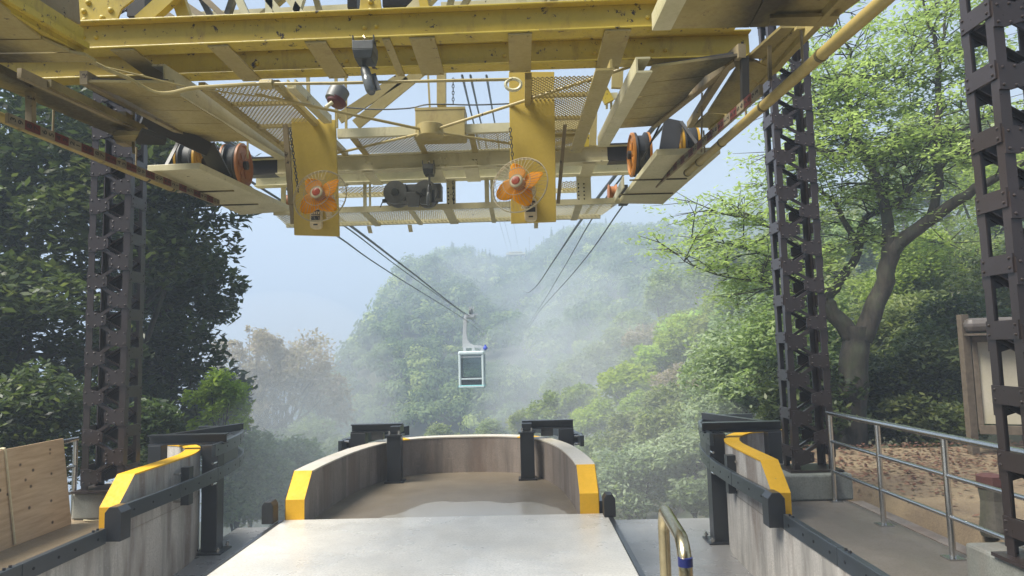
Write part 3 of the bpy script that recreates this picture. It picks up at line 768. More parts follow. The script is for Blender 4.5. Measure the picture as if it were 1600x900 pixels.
# far right bay: five boards between the girder and the slot
Rs = [((1019, 105), (1160, 86), 1.86), ((1008, 130), (1102, 119), 1.885), ((995, 152), (1081, 141), 1.905), ((982, 171), (1064, 163.5), 1.93), ((972, 187), (1042, 181), 1.95), ((964, 201), (1022, 197), 1.97)]
Ls = [((272, 129), (130, 128), 1.84), ((283, 152), (186, 150), 1.865), ((316, 173), (226, 172), 1.89), ((350, 193), (262, 193), 1.92), ((371, 208), (288, 208), 1.945), ((391, 221), (310, 222), 1.965)]
for S in (Rs, Ls):
    for (a, b, h), (c, d, k) in zip(S[:-1], S[1:]):
        P_ = [at_h(*a, h), at_h(*b, h), at_h(*d, k), at_h(*c, k)]
        g = (P_[3] - P_[0]).normalized() * .006
        gp(MB().prism([P_[0] + g, P_[1] + g, P_[2] - g, P_[3] - g], (0, 0, .018)), 'soffit_panel', 'cream')
    P_ = [at_h(*S[0][0], S[0][2]), at_h(*S[0][1], S[0][2]), at_h(*S[-1][1], S[-1][2]), at_h(*S[-1][0], S[-1][2])]
    for (a, b, h), (c, d, k) in zip(S[:-1], S[1:]):
        Q_ = [at_h(*a, h), at_h(*b, h), at_h(*d, k), at_h(*c, k)]; m_ = sum(Q_, V((0, 0, 0))) / 4
        Q_ = [q + V(((m_.x - q.x) * .16, .02 if q is Q_[0] or q is Q_[1] else 0, .02)) for q in Q_]
        gp(MB().prism(Q_, (0, 0, .012)), 'backing_board', 'grease')
    # grimy inner edge of the cabin slot
    e0, e1 = P_[1], P_[2]
    gp(MB().bar(e0 + V((0, 0, .03)), e1 + V((0, 0, .03)), .05, .09), 'slot_edge', 'grimy')
# near boards
for pts, h in (([(1056, -60), (1222, -60), (1170, 43), (1049, 45)], 1.83), ([(1226, -60), (1253, -60), (1201, 41.5), (1171, 42.8)], 1.822),
               ([(1259, -60), (1408, -60), (1345, 0), (1312, 24), (1203, 26.5)], 1.84), ([(1203, 28), (1312, 25), (1301, 42), (1203, 40)], 1.80),
               ([(1166, 92), (1204, 58), (1220, 44), (1243, 43.5), (1195, 92)], 1.87), ([(1196, 93), (1245, 45), (1284, 42), (1243, 82), (1218, 110), (1175, 110)], 1.85),
               ([(1046, 110), (1150, 94), (1172, 92), (1172, 98), (1044, 113)], 1.885)):
    panel(pts, h)
for pts, h in (([(-200, -60), (-60, -40), (64, 60.5), (-200, 62)], 1.76), ([(-200, 65), (66, 61.8), (108, 81), (-200, 85)], 1.762), ([(-200, 87.5), (109, 82.5), (133, 87), (150, 97), (-200, 99)], 1.765)):
    panel(pts, h)
gp(MB().prism([p + V((0, 0, .022)) for p in [at_h(-200, -60, 1.765), at_h(-110, -40, 1.765), at_h(70, 74, 1.765), at_h(-200, 84, 1.765)]], (0, 0, .01)), 'backing_board', 'grease')
# outer lanes beyond the cabin slots
for pts, h in (([(1150, 108), (1186, 132), (1174, 145), (1140, 178), (1106, 176)], 1.85), ([(1106, 177.5), (1139, 179), (1108, 200), (1082, 199)], 1.86),
               ([(1146, 96), (1178, 96), (1218, 111), (1187, 131), (1150, 107)], 1.846)):
    panel(pts, h, 'cream')
P_ = [at_h(1139, 103, 1.865), at_h(1078, 199, 1.865)]
gp(MB().bar(P_[0] + V((0, 0, .02)), P_[1] + V((0, 0, .02)), .05, .05), 'slot_edge', 'grimy')
P_ = [at_h(1330, -20, 1.80), at_h(1172, 147, 1.86), at_h(1109, 201, 1.86)]
gp(MB().bar(P_[0] + V((0, 0, .02)), P_[1] + V((0, 0, .02)), .03, .07).bar(P_[1] + V((0, 0, .02)), P_[2] + V((0, 0, .02)), .03, .07), 'edge_angle', 'cream')
panel([(-120, 62), (0, 113), (47, 136), (80, 136), (226, 206), (219, 213), (178, 212), (0, 136), (-120, 78)], 1.70, 'cream', .05)
P_ = [at_h(30, 114, 1.715), at_h(228, 206, 1.715)]
gp(MB().bar(P_[0], P_[1], .03, .06), 'slot_edge', 'grimy')
gp(MB().box(-2.97, -2.90, 4.9, 5.0, 3.2, 3.44), 'hanger_plate', 'grimy')
panel([(176, 212), (222, 211), (238, 216), (225, 222), (180, 220)], 1.60, 'cream', .03)
panel([(212, 222), (222, 206), (260, 220), (258, 227), (214, 226)], 1.58, 'grease', .03)
# cabin track inside the right slot
gp(MB().bar(at_h(1125, 97, 2.0), at_h(1060, 150, 2.05), .05, .09).bar(at_h(1148, 98, 2.0), at_h(1080, 150, 2.05), .02, .05), 'cabin_track', 'grease')
gp(MB().bar(at_h(150, 136, 1.98), at_h(300, 213, 2.03), .05, .07), 'cabin_track', 'grease')

# ---------- second cross beam
m0, m1 = at_y(392, 276, 6.95), at_y(992, 253, 6.95)
k0, k1 = at_y(400, 293, 7.38), at_y(990, 271, 7.38)
J3 = joist(m0, m1, .18, .12, mat='pale'); J4 = joist(k0, k1, .18, .12, mat='pale')
for p0, p1 in ((m0, m0 + (m1 - m0) * .07), (m1 - (m1 - m0) * .07, m1)):
    gp(MB().ibeam(p0 + V((0, -.004, -.004)), p1 + V((0, -.004, -.004)), .19, .135), 'greasy_beam_end', 'grease')
for a, b in ((508, 526), (567, 583), (664, 688), (722, 744), (772, 790), (905, 925)):
    A = on_line(m0, m1, a, 6.95); B = on_line(m0, m1, b, 6.95); C = k0 + (k1 - k0) * ((A.x - k0.x) / (k1.x - k0.x))
    gp(MB().hexa([(A.x, 6.9, A.z - .013), (B.x, 6.9, B.z - .013), (B.x, 7.43, C.z - .013), (A.x, 7.43, C.z - .013)], [(A.x, 6.9, A.z - .003), (B.x, 6.9, B.z - .003), (B.x, 7.43, C.z - .003), (A.x, 7.43, C.z - .003)]), 'lacing_plate', 'pale')
m = MB()
for px, py in ((687, 247), (696, 247), (687, 258), (696, 258), (573, 246), (573, 253)):
    p = at_y(px, py, 6.94); m.rivet((p.x, 6.944, p.z), (0, -1, 0), .016, 8)
tag(gp(m, 'rivets', 'pale', parent=J3), kind='stuff')

# ---------- expanded metal decks
def mesh_deck(c, pitch=.034, w=.008, t=.005, mat='cream'):
    """c: four corners; strands cross diagonally inside"""
    A, B, C, D = [V(p) for p in c]; ux = (B - A); uy = (D - A); L = ux.length; W = uy.length; ux.normalize(); uy.normalize()
    m = MB(); ratio = .62
    for s in (1, -1):
        d = -W * ratio
        k = d
        while k < L + W * ratio:
            p = (k, 0.0); q = (k + s * W * ratio, W)
            # clip to 0..L
            def clip(p, q):
                (x0, y0), (x1, y1) = p, q
                if max(x0, x1) <= 0 or min(x0, x1) >= L: return None
                out = []
                for (x, y) in (p, q):
                    if x < 0: y = y0 + (0 - x0) / (x1 - x0) * (y1 - y0); x = 0
                    if x > L: y = y0 + (L - x0) / (x1 - x0) * (y1 - y0); x = L
                    out.append((x, y))
                return out
            r = clip(p, q)
            if r and abs(r[0][1] - r[1][1]) > .01:
                P0 = A + ux * r[0][0] + uy * r[0][1]; P1 = A + ux * r[1][0] + uy * r[1][1]
                m.bar(P0 + UP * (s * .002), P1 + UP * (s * .002), w, t)
            k += pitch
    o = gp(m, 'mesh_deck', mat); tag(o, kind='stuff'); return o
hM = 2.03
def rect(p, q, h, Y0, Y1):                                     # deck from sight line p (left) to q (right) between two distances
    a = at_y(p, 0, Y0).x; b = at_y(q, 0, Y0).x; return [(a, Y0, EYE + h), (b, Y0, EYE + h), (b, Y1, EYE + h), (a, Y1, EYE + h)]
zM = EYE + hM
# between the beams, left and right, along the girders
mesh_deck([(-2.30, 4.95, zM), (-1.78, 4.95, zM), (-1.78, 6.9, zM + .06), (-2.30, 6.9, zM + .06)])
mesh_deck([(.12, 4.95, zM), (.60, 4.95, zM), (.60, 6.9, zM + .06), (.12, 6.9, zM + .06)])
for x in (-2.32, -1.77, .10, .62):
    gp(MB().bar((x, 4.87, zM - .02), (x, 6.9, zM + .04), .05, .05), 'deck_angle', 'cream')
for x0, x1 in ((-2.30, -1.78), (.12, .60)):
    for y in (5.35, 5.9, 6.4): gp(MB().bar((x0, y, zM + .01), (x1, y, zM + .01), .03, .03), 'deck_angle', 'cream')
a, b = at_h(455, 137, hM), at_h(512, 192, hM)
gp(MB().bar(a, b, .07, .012).bar(a, b, .012, .07, UP, (.03, .03)).bar(a, b, .012, .07, UP, (-.03, .03)), 'stringer', 'pale')
a, b = at_x(945, 108, .545), at_x(899, 238, .545)
gp(MB().bar(a, b, .11, .014).bar(a, b, .014, .06, UP, (.04, .03)), 'stringer', 'cream')
# across, in front of the second beam
d = rect(545, 905, hM + .045, 6.36, 6.92); mesh_deck(d, .036)
gp(MB().bar(V(d[0]) + V((-.1, -.03, .02)), V(d[1]) + V((.0, -.03, .04)), .05, .085), 'deck_angle', 'pale')
for px in (553, 650, 733, 800): 
    x = at_y(px, 0, 6.4).x; gp(MB().bar((x, 6.36, zM + .03), (x, 6.92, zM + .03), .06, .02), 'deck_angle', 'cream')
# behind the second beam
d = rect(525, 650, 1.86, 7.48, 7.85); mesh_deck(d, .05)
gp(MB().bar(V(d[3]) + V((-.2, .02, 0)), V(d[2]) + V((0, .02, 0)), .04, .05), 'deck_angle', 'pale')
d = rect(870, 905, 1.86, 7.48, 7.9); mesh_deck(d, .05)
gp(MB().bar(V(d[3]) + V((-.2, .02, 0)), V(d[2]) + V((0, .02, 0)), .04, .05), 'deck_angle', 'pale')
# outermost walkway
w0, w1 = at_y(428, 332, 7.42), at_y(968, 313.5, 7.42)
v0, v1 = at_y(448, 352.5, 8.15), at_y(938, 338, 8.15)
gp(MB().bar(w0, w1, .035, .062), 'walkway_beam', 'pale'); gp(MB().bar(v0, v1, .05, .05), 'walkway_beam', 'pale')
mesh_deck([w0 + V((0, .02, -.015)), w1 + V((0, .02, -.015)), v1, v0], .05, .011, .005, 'pale')
for px, w in ((453, .05), (568, .07), (642, .05), (700, .10), (768, .05), (905, .08)):
    A = w0 + (w1 - w0) * ((px - 428) / 540); B = v0 + (v1 - v0) * ((A.x * 1.0 - v0.x) / (v1.x - v0.x))
    B = V((A.x, 8.2, B.z))
    gp(MB().bar(A + V((0, 0, -.02)), B + V((0, 0, -.02)), w, .025), 'cross_bearer', 'pale')
for px in (500, 576, 640, 838):
    A = v0 + (v1 - v0) * ((px - 448) / 490)
    gp(MB().bar(A + V((0, .03, -.03)), A + V((.0, .12, -.10)), .008, .05, (1, 0, 0)), 'toe_bracket', 'pale')
for px, w, holes_ in ((571, .035, 0), (579, .02, 0), (706, .10, 1), (725, .0, 0), (762, .05, 0), (770, .035, 0), (909, .10, 1), (920, .06, 0), (443, .05, 0)):
    if not w: continue
    A = w0 + (w1 - w0) * ((px - 428) / 540); zt_ = k0.z + (k1.z - k0.z) * ((A.x - k0.x) / (k1.x - k0.x)) + .03
    o = gp(MB().box(A.x - w / 2, A.x + w / 2, 7.405, 7.43, A.z, zt_), 'hanger', 'pale')
    if holes_:
        hm = MB()
        for q in range(5): hm.cyl((A.x + w * .3, 7.404, A.z + .03 + q * .042), (A.x + w * .3, 7.402, A.z + .03 + q * .042), .009, 8); hm.cyl((A.x - w * .3, 7.404, A.z + .03 + q * .042), (A.x - w * .3, 7.402, A.z + .03 + q * .042), .009, 8)
        tag(gp(hm, 'bolt_holes', 'hole', parent=o), kind='stuff')

# ---------- sheave decks at the outer ends and their sheaves
def deck(pts, h, t, edge):
    P_ = [at_h(x, y, h) for x, y in pts]
    gp(MB().prism(P_, (0, 0, t)), 'sheave_deck', 'pale', bevel=.004)
deck([(1026, 243), (1126, 240), (1036, 319), (968, 318)], 1.58, .055, 0)
deck([(230, 268), (312, 264), (455, 330), (376, 336)], 1.58, .055, 0)
for c in (((985, 297), (1060, 297)), ((398, 314), (330, 305))):       # seams below
    pass
for x, s in ((1.06, 1), (-2.70, -1)):
    a = V((x, 6.75, EYE + 1.60)); b = V((x, 7.72, EYE + 1.60))
    gp(MB().prism([a, b, b + UP * .05, a + UP * .12], (.012 * s, 0, 0)), 'fascia_plate', 'pale')
for x in (1.33, -2.97):
    gp(MB().bar((x - .27, 6.35, EYE + 1.575), (x + .27, 6.35, EYE + 1.575), .022, .012).bar((x - .27, 6.95, EYE + 1.575), (x + .27, 6.95, EYE + 1.575), .022, .012), 'stiffener', 'cream')
def sheave(x, y, z, r, w, rim, s, boss=True):
    e = gp(MB().lathe([(r * .62, -w / 2), (r * .98, -w / 2), (r, -w / 2 + .012), (r, -w / 2 + .022), (r * .86, -w * .2), (r * .86, w * .2), (r, w / 2 - .022), (r, w / 2 - .012), (r * .98, w / 2), (r * .62, w / 2)], (x, y, z), (1, 0, 0), 36), 'sheave', 'rubber', smooth=True)
    for q in (-1, 1):
        MB().lathe([(r * .50, 0), (r * 1.0, 0), (r * 1.0, q * .02), (r * .90, q * .028), (r * .84, q * .012), (r * .55, q * .010)], (x + q * w / 2, y, z), (1, 0, 0), 36).build('rim', M[rim], e, smooth=True)
        m = MB()
        for k in range(6):
            t = k * math.pi / 3; d = V((0, math.cos(t), math.sin(t)))
            m.bar(V((x + q * (w / 2 + .012), y, z)) + d * r * .1, V((x + q * (w / 2 + .012), y, z)) + d * r * .6, .05, .012, (1, 0, 0))
        m.build('spokes', M[rim], e)
        MB().lathe([(r * .2, 0), (r * .2, q * .05), (r * .1, q * .055)], (x + q * w / 2, y, z), (1, 0, 0), 16).build('hub', M['grease'], e)
    return e
sheave(1.20, 6.55, EYE + 1.875, .215, .13, 'orange', -1)
sheave(1.60, 6.30, EYE + 1.86, .205, .12, 'sheave', 1)
sheave(-2.765, 6.55, EYE + 1.875, .215, .13, 'rustorange', 1)
sheave(-3.09, 6.35, EYE + 1.86, .205, .15, 'sheave', -1)
# small lower guide rollers
for x in (1.09, -2.66):
    gp(MB().lathe([(.09, -.05), (.10, -.045), (.075, -.02), (.075, .02), (.10, .045), (.09, .05)], (x, 7.75, EYE + 1.78), (1, 0, 0), 20), 'guide_roller', 'rustorange', smooth=True)
    gp(MB().box(x + .06, x + .16, 7.62, 7.74, EYE + 1.62, EYE + 1.84), 'roller_bracket', 'grease')
# hanger arms between soffit and deck
gp(MB().bar(at_y(1052, 188, 6.15), at_y(1044, 240, 6.05), .17, .03, (0, 1, 0)), 'deck_hanger', 'grease')
gp(MB().bar(at_y(1003, 250, 6.1), at_y(1040, 178, 5.9), .012, .012), 'tie_rod', 'grease')
gp(MB().bar(at_y(1064, 190, 6.1), at_y(1094, 232, 5.9), .03, .012, (0, 1, 0)), 'tie_rod', 'grease')
gp(MB().bar(at_y(322, 226, 5.95), at_y(349, 278, 6.15), .15, .03, (0, 1, 0)), 'deck_hanger', 'grease')
gp(MB().bar(at_y(222, 184, 5.4), at_y(325, 233, 5.95), .13, .03, (0, 1, 0)), 'deck_hanger', 'grease')
gp(MB().bar(at_y(258, 196, 5.9), at_y(308, 214, 6.0), .13, .03, (0, 1, 0)), 'deck_hanger', 'darkgrey')
gp(MB().bar(at_y(282, 216, 6.0), at_y(258, 262, 5.8), .03, .012, (0, 1, 0)), 'tie_rod', 'grease')
gp(MB().bar(at_y(387, 222, 6.5), at_y(387, 248, 6.5), .015, .015), 'tie_rod', 'cream')

# ---------- boards carrying the fans
def board(pts, Y):
    p = [at_y(x, y, Y) for x, y in pts]; return gp(MB().prism(p, (0, .03, 0)), 'fan_board', 'panel', bevel=.003)
board([(455, 184), (524, 187), (530, 369), (459.5, 367)], 5.85)
board([(795, 112), (866, 112), (869, 346), (798.5, 349)], 5.45)
gp(MB().bar(at_y(446, 195, 5.9), at_y(455, 320, 5.9), .045, .03, (0, 1, 0)).bar(at_y(455, 320, 5.9), at_y(457, 350, 5.95), .03, .02, (0, 1, 0)), 'board_hanger', 'grimy')
gp(MB().bar(at_y(883, 195, 5.6), at_y(872, 318, 5.6), .03, .02, (0, 1, 0)), 'board_hanger', 'grimy')

# ---------- wind bracing: hub and rods
hub = at_h(672.5, 205, 1.96)
gp(MB().lathe([(.108, -.055), (.115, -.05), (.115, .05), (.108, .055)], hub, (0, 0, 1), 28), 'bracing_hub', 'cream', smooth=True)
for q in ((398, 147, 4.95), (985, 104, 4.87), (524, 240, 6.8), (872, 236, 6.85)):
    e = at_y(q[0], q[1], q[2]); d = (e - hub).normalized(); gp(MB().cyl(hub + d * .10, e, .013, 8), 'bracing_rod', 'cream')
# ---------- raking struts, uprights and boxes between the beams
for p, q in (((529, 186), (633, 118)), ((556, 195), (672, 100))):
    a, b = at_y(*p, 6.6), at_y(*q, 6.6); gp(MB().bar(a, b, .11, .02, (0, 1, 0)).bar(a, b, .012, .07, (0, 1, 0), (.05, .03)), 'raking_strut', 'cream')
for p, q, w in (((526, 200), (525, 120), .026), ((541, 210), (540, 118), .022), ((482, 150), (481, 112), .03), ((673, 195), (669, 118), .018), ((690, 166), (690, 100), .085)):
    a, b = at_y(*p, 6.4), at_y(*q, 6.4); gp(MB().bar(a, b, w, w, (0, 1, 0)), 'upright', 'cream')
a = at_y(649, 214, 6.25); b = at_y(726, 167, 6.25)
gp(MB().box(a.x, b.x, 6.25, 6.5, a.z, b.z), 'weight_box', 'cream', bevel=.006)
gp(MB().box(a.x - .004, b.x + .004, 6.246, 6.504, b.z - .02, b.z + .004), 'box_lid', 'cream')
# bolted bracket in the right girder bay
gp(MB().bar(at_y(935, 128, 6.2), at_y(952, 160, 6.2), .09, .05, (0, 1, 0)), 'bracket', 'yellow')
gp(MB().bar(at_y(965, 108, 6.0), at_y(964, 138, 6.0), .10, .04, (0, 1, 0)), 'bracket', 'cream')
gp(MB().bar(at_y(930, 152, 6.25), at_y(965, 150, 6.25), .06, .03, (0, 1, 0)), 'bracket', 'pale')
for px in (948, 955): gp(MB().bar(at_y(px, 156, 6.25), at_y(px, 170, 6.25), .02, .02, (0, 1, 0)), 'bolt', 'pale')
gp(MB().bar(at_y(928, 160, 6.6), at_y(926, 228, 6.6), .07, .03, (0, 1, 0)), 'upright', 'cream')
gp(MB().prism([at_y(x, y, 6.72) for x, y in ((906, 212), (932, 208), (932, 228), (902, 230))], (0, .015, 0)), 'gusset_plate', 'yellow')
gp(MB().prism([at_y(x, y, 5.95) for x, y in ((336, 161), (352, 160), (362, 180), (352, 190), (336, 176))], (0, .015, 0)), 'gusset_plate', 'yellow')
# vertical hangers for the measuring staffs
for p, q, w, mat in (((1163, 90), (1164, 162), .045, 'grease'), ((1097, 145), (1096, 238), .012, 'grimy'), ((1202, 72), (1203, 125), .02, 'cream'), ((48, 128), (48, 192), .042, 'grimy'), ((208, 172), (209, 240), .016, 'cream')):
    y = {1163: 4.3, 1097: 5.2, 1202: 3.9, 48: 4.15, 208: 5.0}[p[0]]
    gp(MB().bar(at_y(*p, y), at_y(*q, y), w, w, (0, 1, 0)), 'staff_hanger', mat)

# ---------- conduit along the frame
cd = [at_y(-20, -6, 3.3), at_y(60, 40, 3.55), at_y(131, 88, 3.95), at_y(165, 107, 4.05), at_y(200, 122, 4.15), at_y(222, 135, 4.22), at_y(245, 145, 4.25), at_y(268, 145, 4.27), at_y(300, 138, 4.27), at_y(340, 135, 4.27), at_y(400, 131, 4.27)]
gp(MB().tube(cat_rom(cd, 5), .013, 8), 'conduit', 'cream', smooth=True)
gp(MB().tube([at_y(400, 131, 4.27), at_y(520, 130, 4.27), at_y(700, 126, 4.27), at_y(800, 124, 4.27)], .011, 8), 'conduit', 'cream', smooth=True)
p = at_y(417, 132, 4.27); gp(MB().cyl(p + V((-.04, 0, 0)), p + V((.04, 0, 0)), .032, 12), 'junction_box', 'cream')
gp(MB().tube(cat_rom([at_y(165, 105, 4.1), at_y(220, 118, 4.2), at_y(300, 137, 4.4), at_y(400, 150, 4.6)], 4), .006, 6), 'conduit', 'cream')
ring = [at_y(802 + 12 * math.cos(t), 132 + 9 * math.sin(t), 4.27) for t in np.linspace(0, 2 * math.pi, 20)[:-1]]
gp(MB().tube(ring, .012, 6, closed=True), 'conduit_loop', 'pale')
gp(MB().tube(cat_rom([at_y(541, 168, 6.3), at_y(590, 171, 6.3), at_y(640, 169, 6.3), at_y(672, 163, 6.3), at_y(740, 164, 6.3), at_y(796, 162, 6.3)], 4), .007, 6), 'cable', 'darkgrey')
for (x0, y0), (x1, y1), Y in (((708, 122), (708, 163), 6.2), ((453, 200), (466, 300), 5.8), ((797, 200), (801, 250), 5.4), ((708, 283), (709, 318), 7.35)):
    a, b = at_y(x0, y0, Y), at_y(x1, y1, Y); L = (b - a).length; d = (a - b).normalized(); m = MB(); nL = int(L / .03)
    for i in range(nL):
        c = b + d * (i + .5) * L / nL; s = V((1, 0, 0)) if i % 2 else V((0, 1, 0))
        m.tube([c + d * .02 * math.cos(t) + s * .010 * math.sin(t) for t in np.linspace(0, 2 * math.pi, 9)[:-1]], .004, 4, closed=True)
    tag(gp(m, 'chain', 'darkgrey'), kind='stuff')

# ================================================================== THINGS HANGING FROM THE FRAME
# ---------- wall fans
def make_fan():
    f = thing('wall_fan', (0, 0, 0), 'x', 'fan', 'orange bladed fans on the hanging boards')
    R_ = .232
    def dome(r, s): return s * (.075 * (1 - (r / R_) ** 2) ** .5 if r < R_ else 0)
    for s, nw, nm in ((-1, 38, 'front_grille'), (1, 18, 'rear_grille')):
        m = MB(); prof = [.05, .09, .13, .17, .205, .222, R_]
        for k in range(nw):
            t = 2 * math.pi * k / nw; sw = .25 if s < 0 else 0
            m.tube([(r * math.cos(t + sw * r / R_), dome(r, s), r * math.sin(t + sw * r / R_)) for r in prof], .0016 if s < 0 else .0011, 3, caps=False)
        for r, w in ((R_, .0055), (.115, .0025), (.052, .004)) if s < 0 else ((R_ - .004, .003), (.12, .0025)):
            m.tube([(r * math.cos(t), dome(r, s) - (0.0 if s > 0 else .001), r * math.sin(t)) for t in np.linspace(0, 2 * math.pi, 41)[:-1]], w, 5, closed=True)
        o = m.build(nm, M['wire'], f, smooth=True, fix=False); tag(o, kind='stuff')
    # blades
    for k in range(4):
        t0 = 2 * math.pi * k / 4 + .42; m = MB(); rows = 9; cols = 9; vs = []
        for i in range(rows):
            f_ = i / (rows - 1); r = .035 + (.206 - .035) * f_; hw = .088 * max(.12, math.sin(math.pi * (.03 + .86 * f_))) ** .75; wd = 2 * hw / max(r, .06)
            for j in range(cols):
                u = j / (cols - 1) - .5; rr = r * (1 - .12 * f_ * (2 * u) ** 2); th = t0 + u * wd + .25 * i / rows
                vs.append((rr * math.cos(th), .032 * 2 * u * (.5 + .5 * i / rows) * .8, rr * math.sin(th)))
        fs = [(i * cols + j, i * cols + j + 1, (i + 1) * cols + j + 1, (i + 1) * cols + j) for i in range(rows - 1) for j in range(cols - 1)]
        b = m.add(vs, fs).build('blade', M['blade'], f, smooth=True, fix=False)
        so = b.modifiers.new('thickness', 'SOLIDIFY'); so.thickness = .003
    MB().lathe([(.045, .03), (.052, -.02), (.03, -.035)], (0, 0, 0), (0, 1, 0), 24).build('hub', M['rustorange'], f, smooth=True)
    MB().lathe([(.046, -.060), (.052, -.072), (.044, -.082)], (0, 0, 0), (0, 1, 0), 28).build('badge_ring', M['fancream'], f, smooth=True)
    MB().lathe([(.036, -.082), (.030, -.092), (.012, -.095)], (0, 0, 0), (0, 1, 0), 24).build('badge', M['fanred'], f, smooth=True)
    MB().lathe([(.05, .05), (.085, .06), (.09, .11), (.075, .16), (.04, .175)], (0, 0, 0), (0, 1, 0), 24).build('motor', M['fancream'], f, smooth=True)
    MB().tube([(0, .15, -.03), (0, .18, -.08), (0, .19, -.12)], .026, 12).build('arm', M['fancream'], f, smooth=True)
    return f
def control(f, px, py, Y, rot):
    p = at_y(px, py, Y)
    m = MB(); w, h, r = .052, .085, .028; pts = []
    for cx, cz, a0 in ((w - r, h - r, 0), (-w + r, h - r, 90), (-w + r, -h + r, 180), (w - r, -h + r, 270)):
        for q in range(5): t = math.radians(a0 + q * 22.5); pts.append((p.x + cx + r * math.cos(t), Y - .055, p.z + cz + r * math.sin(t)))
    c = m.prism(pts, (0, .055, 0)).build('switch_box', M['fancream'], None, bevel=.006); return c, p
fan = make_fan(); fan.location = at_y(500, 306, 5.62); fan.rotation_euler = (math.radians(-12), math.radians(-6), math.radians(-6))
tag(fan, 'cream wall fan with orange blades on the lower hanging board, nearer the plywood side')
fan2 = copy_tree(fan); fan2.location = at_y(812, 289, 5.22); fan2.rotation_euler = (math.radians(-14), math.radians(14), math.radians(-26)); fan2.scale = (1.0,) * 3
tag(fan2, 'cream wall fan turned sideways, orange blades, on the board nearer the big leafy tree')
def world_child(f, mb, name, mat, bevel=0):                      # part given in world position under a rotated thing
    o = mb.build(name, mat, None, bevel=bevel)
    loc = Matrix.LocRotScale(f.location, f.rotation_euler, f.scale)
    o.data.transform(loc.inverted()); o.parent = f; return o
for f, px, py, Y in ((fan, 496, 342, 5.85), (fan2, 829, 329, 5.45)):
    p = at_y(px, py, Y); w, h, r = .050, .095, .03; pts = []
    for cx, cz, a0 in ((w - r, h - r, 0), (-w + r, h - r, 90), (-w + r, -h + r, 180), (w - r, -h + r, 270)):
        for q in range(5):
            t = math.radians(a0 + q * 22.5); pts.append((p.x + cx + r * math.cos(t), Y - .055, p.z + cz + r * math.sin(t)))
    world_child(f, MB().prism(pts, (0, .054, 0)), 'switch_box', M['fancream'], .005)
    world_child(f, MB().box(p.x - .038, p.x + .038, Y - .058, Y - .054, p.z + .025, p.z + .068), 'switch_panel', M['dark'])
    world_child(f, MB().box(p.x - .038, p.x + .038, Y - .058, Y - .054, p.z - .022, p.z + .016), 'switch_panel', M['dark'])
    kb = MB()
    for q in range(4): kb.box(p.x - .034 + q * .019, p.x - .023 + q * .019, Y - .066, Y - .057, p.z + .03, p.z + .05)
    tag(world_child(f, kb, 'switches', M['fancream']), kind='stuff')
    world_child(f, MB().box(p.x - .018, p.x + .018, Y - .058, Y - .054, p.z - .066, p.z - .055), 'nameplate', M['darkgrey'])
    world_child(f, MB().cyl((p.x, Y - .03, p.z + .07), (p.x, Y - .03, p.z + .16), .022, 12), 'bracket_stem', M['fancream'])

# ---------- floodlights
def floodlight(bx0, bx1, byt, byb, Y, lamp_px, lamp_y0, lamp_y1, label):
    s = Y / FPX; c = at_y((bx0 + bx1) / 2, byt, Y)
    L = thing('floodlight', c, label, 'lamp', 'floodlights under the frame')
    w = (bx1 - bx0) * s; a = at_y(bx0, byb, Y); t = at_y(bx0, byt, Y)
    h = t.z - a.z
    MB().hexa([(a.x + .012, Y + .01, a.z), (a.x + w - .012, Y + .01, a.z), (a.x + w - .012, Y + .15, a.z), (a.x + .012, Y + .15, a.z)],
              [(a.x, Y, a.z + h * .45), (a.x + w, Y, a.z + h * .45), (a.x + w, Y + .16, a.z + h * .45), (a.x, Y + .16, a.z + h * .45)]).build('ballast_box', M['darkgrey'], L, bevel=.004)
    MB().box(a.x, a.x + w, Y, Y + .16, a.z + h * .455, a.z + h * .9).build('ballast_lid', M['greymetal'], L, bevel=.003)
    for q in (0.0, 1.0): MB().prism([(a.x + q * w - .004, Y + .02, a.z + h * .9), (a.x + q * w - .004, Y + .10, a.z + h * .9), (a.x + q * w - .004, Y + .02, a.z + h * 1.25)], (.008, 0, 0)).build('lug', M['darkgrey'], L)
    MB().tube(cat_rom([(a.x + w * .55, Y + .05, a.z + h * .9), (a.x + w * .5, Y + .03, a.z + h * 1.2), (a.x + w * .62, Y + .02, a.z + h * 1.05)], 4), .008, 6).build('cable', M['brass'], L)
    l0 = at_y(lamp_px[0], lamp_y0, Y + .07); l1 = at_y(lamp_px[1], lamp_y1, Y + .02)
    MB().cyl((l0.x, Y + .07, a.z), (l0.x, Y + .07, l0.z - .03), w * .1, 16).build('stem', M['greymetal'], L, smooth=True)
    d = (l1 - l0); Ln = d.length; d.normalize(); r = w * .25
    MB().lathe([(r * .55, 0), (r * .9, Ln * .12), (r, Ln * .35), (r * 1.05, Ln * .7), (r * .95, Ln * .9), (r * .6, Ln)], l0, d, 20).build('lamp_head', M['darkgrey'], L, smooth=True)
    MB().lathe([(r * .75, Ln * .45), (r * .98, Ln * .55), (r * .9, Ln * .92), (r * .5, Ln * 1.02)], l0 + V((0, -.03, 0)), d, 18).build('lens', M['lampglass'], L, smooth=True)
    MB().bar(l0 + d * Ln * .25 + V((r * 1.0, .02, 0)), l0 + d * Ln * .85 + V((r * 1.1, .02, 0)), .006, .05, (1, 0, 0)).build('cowl', M['darkgrey'], L)
    return L
floodlight(550, 584, 60, 90, 4.16, (569, 581), 104, 146, 'grey floodlight with dark ballast box hanging from the first cross beam')
floodlight(660, 678, 254, 271, 6.76, (671, 670), 288, 321, 'small grey floodlight hanging from the second cross beam before the twin drum winch')

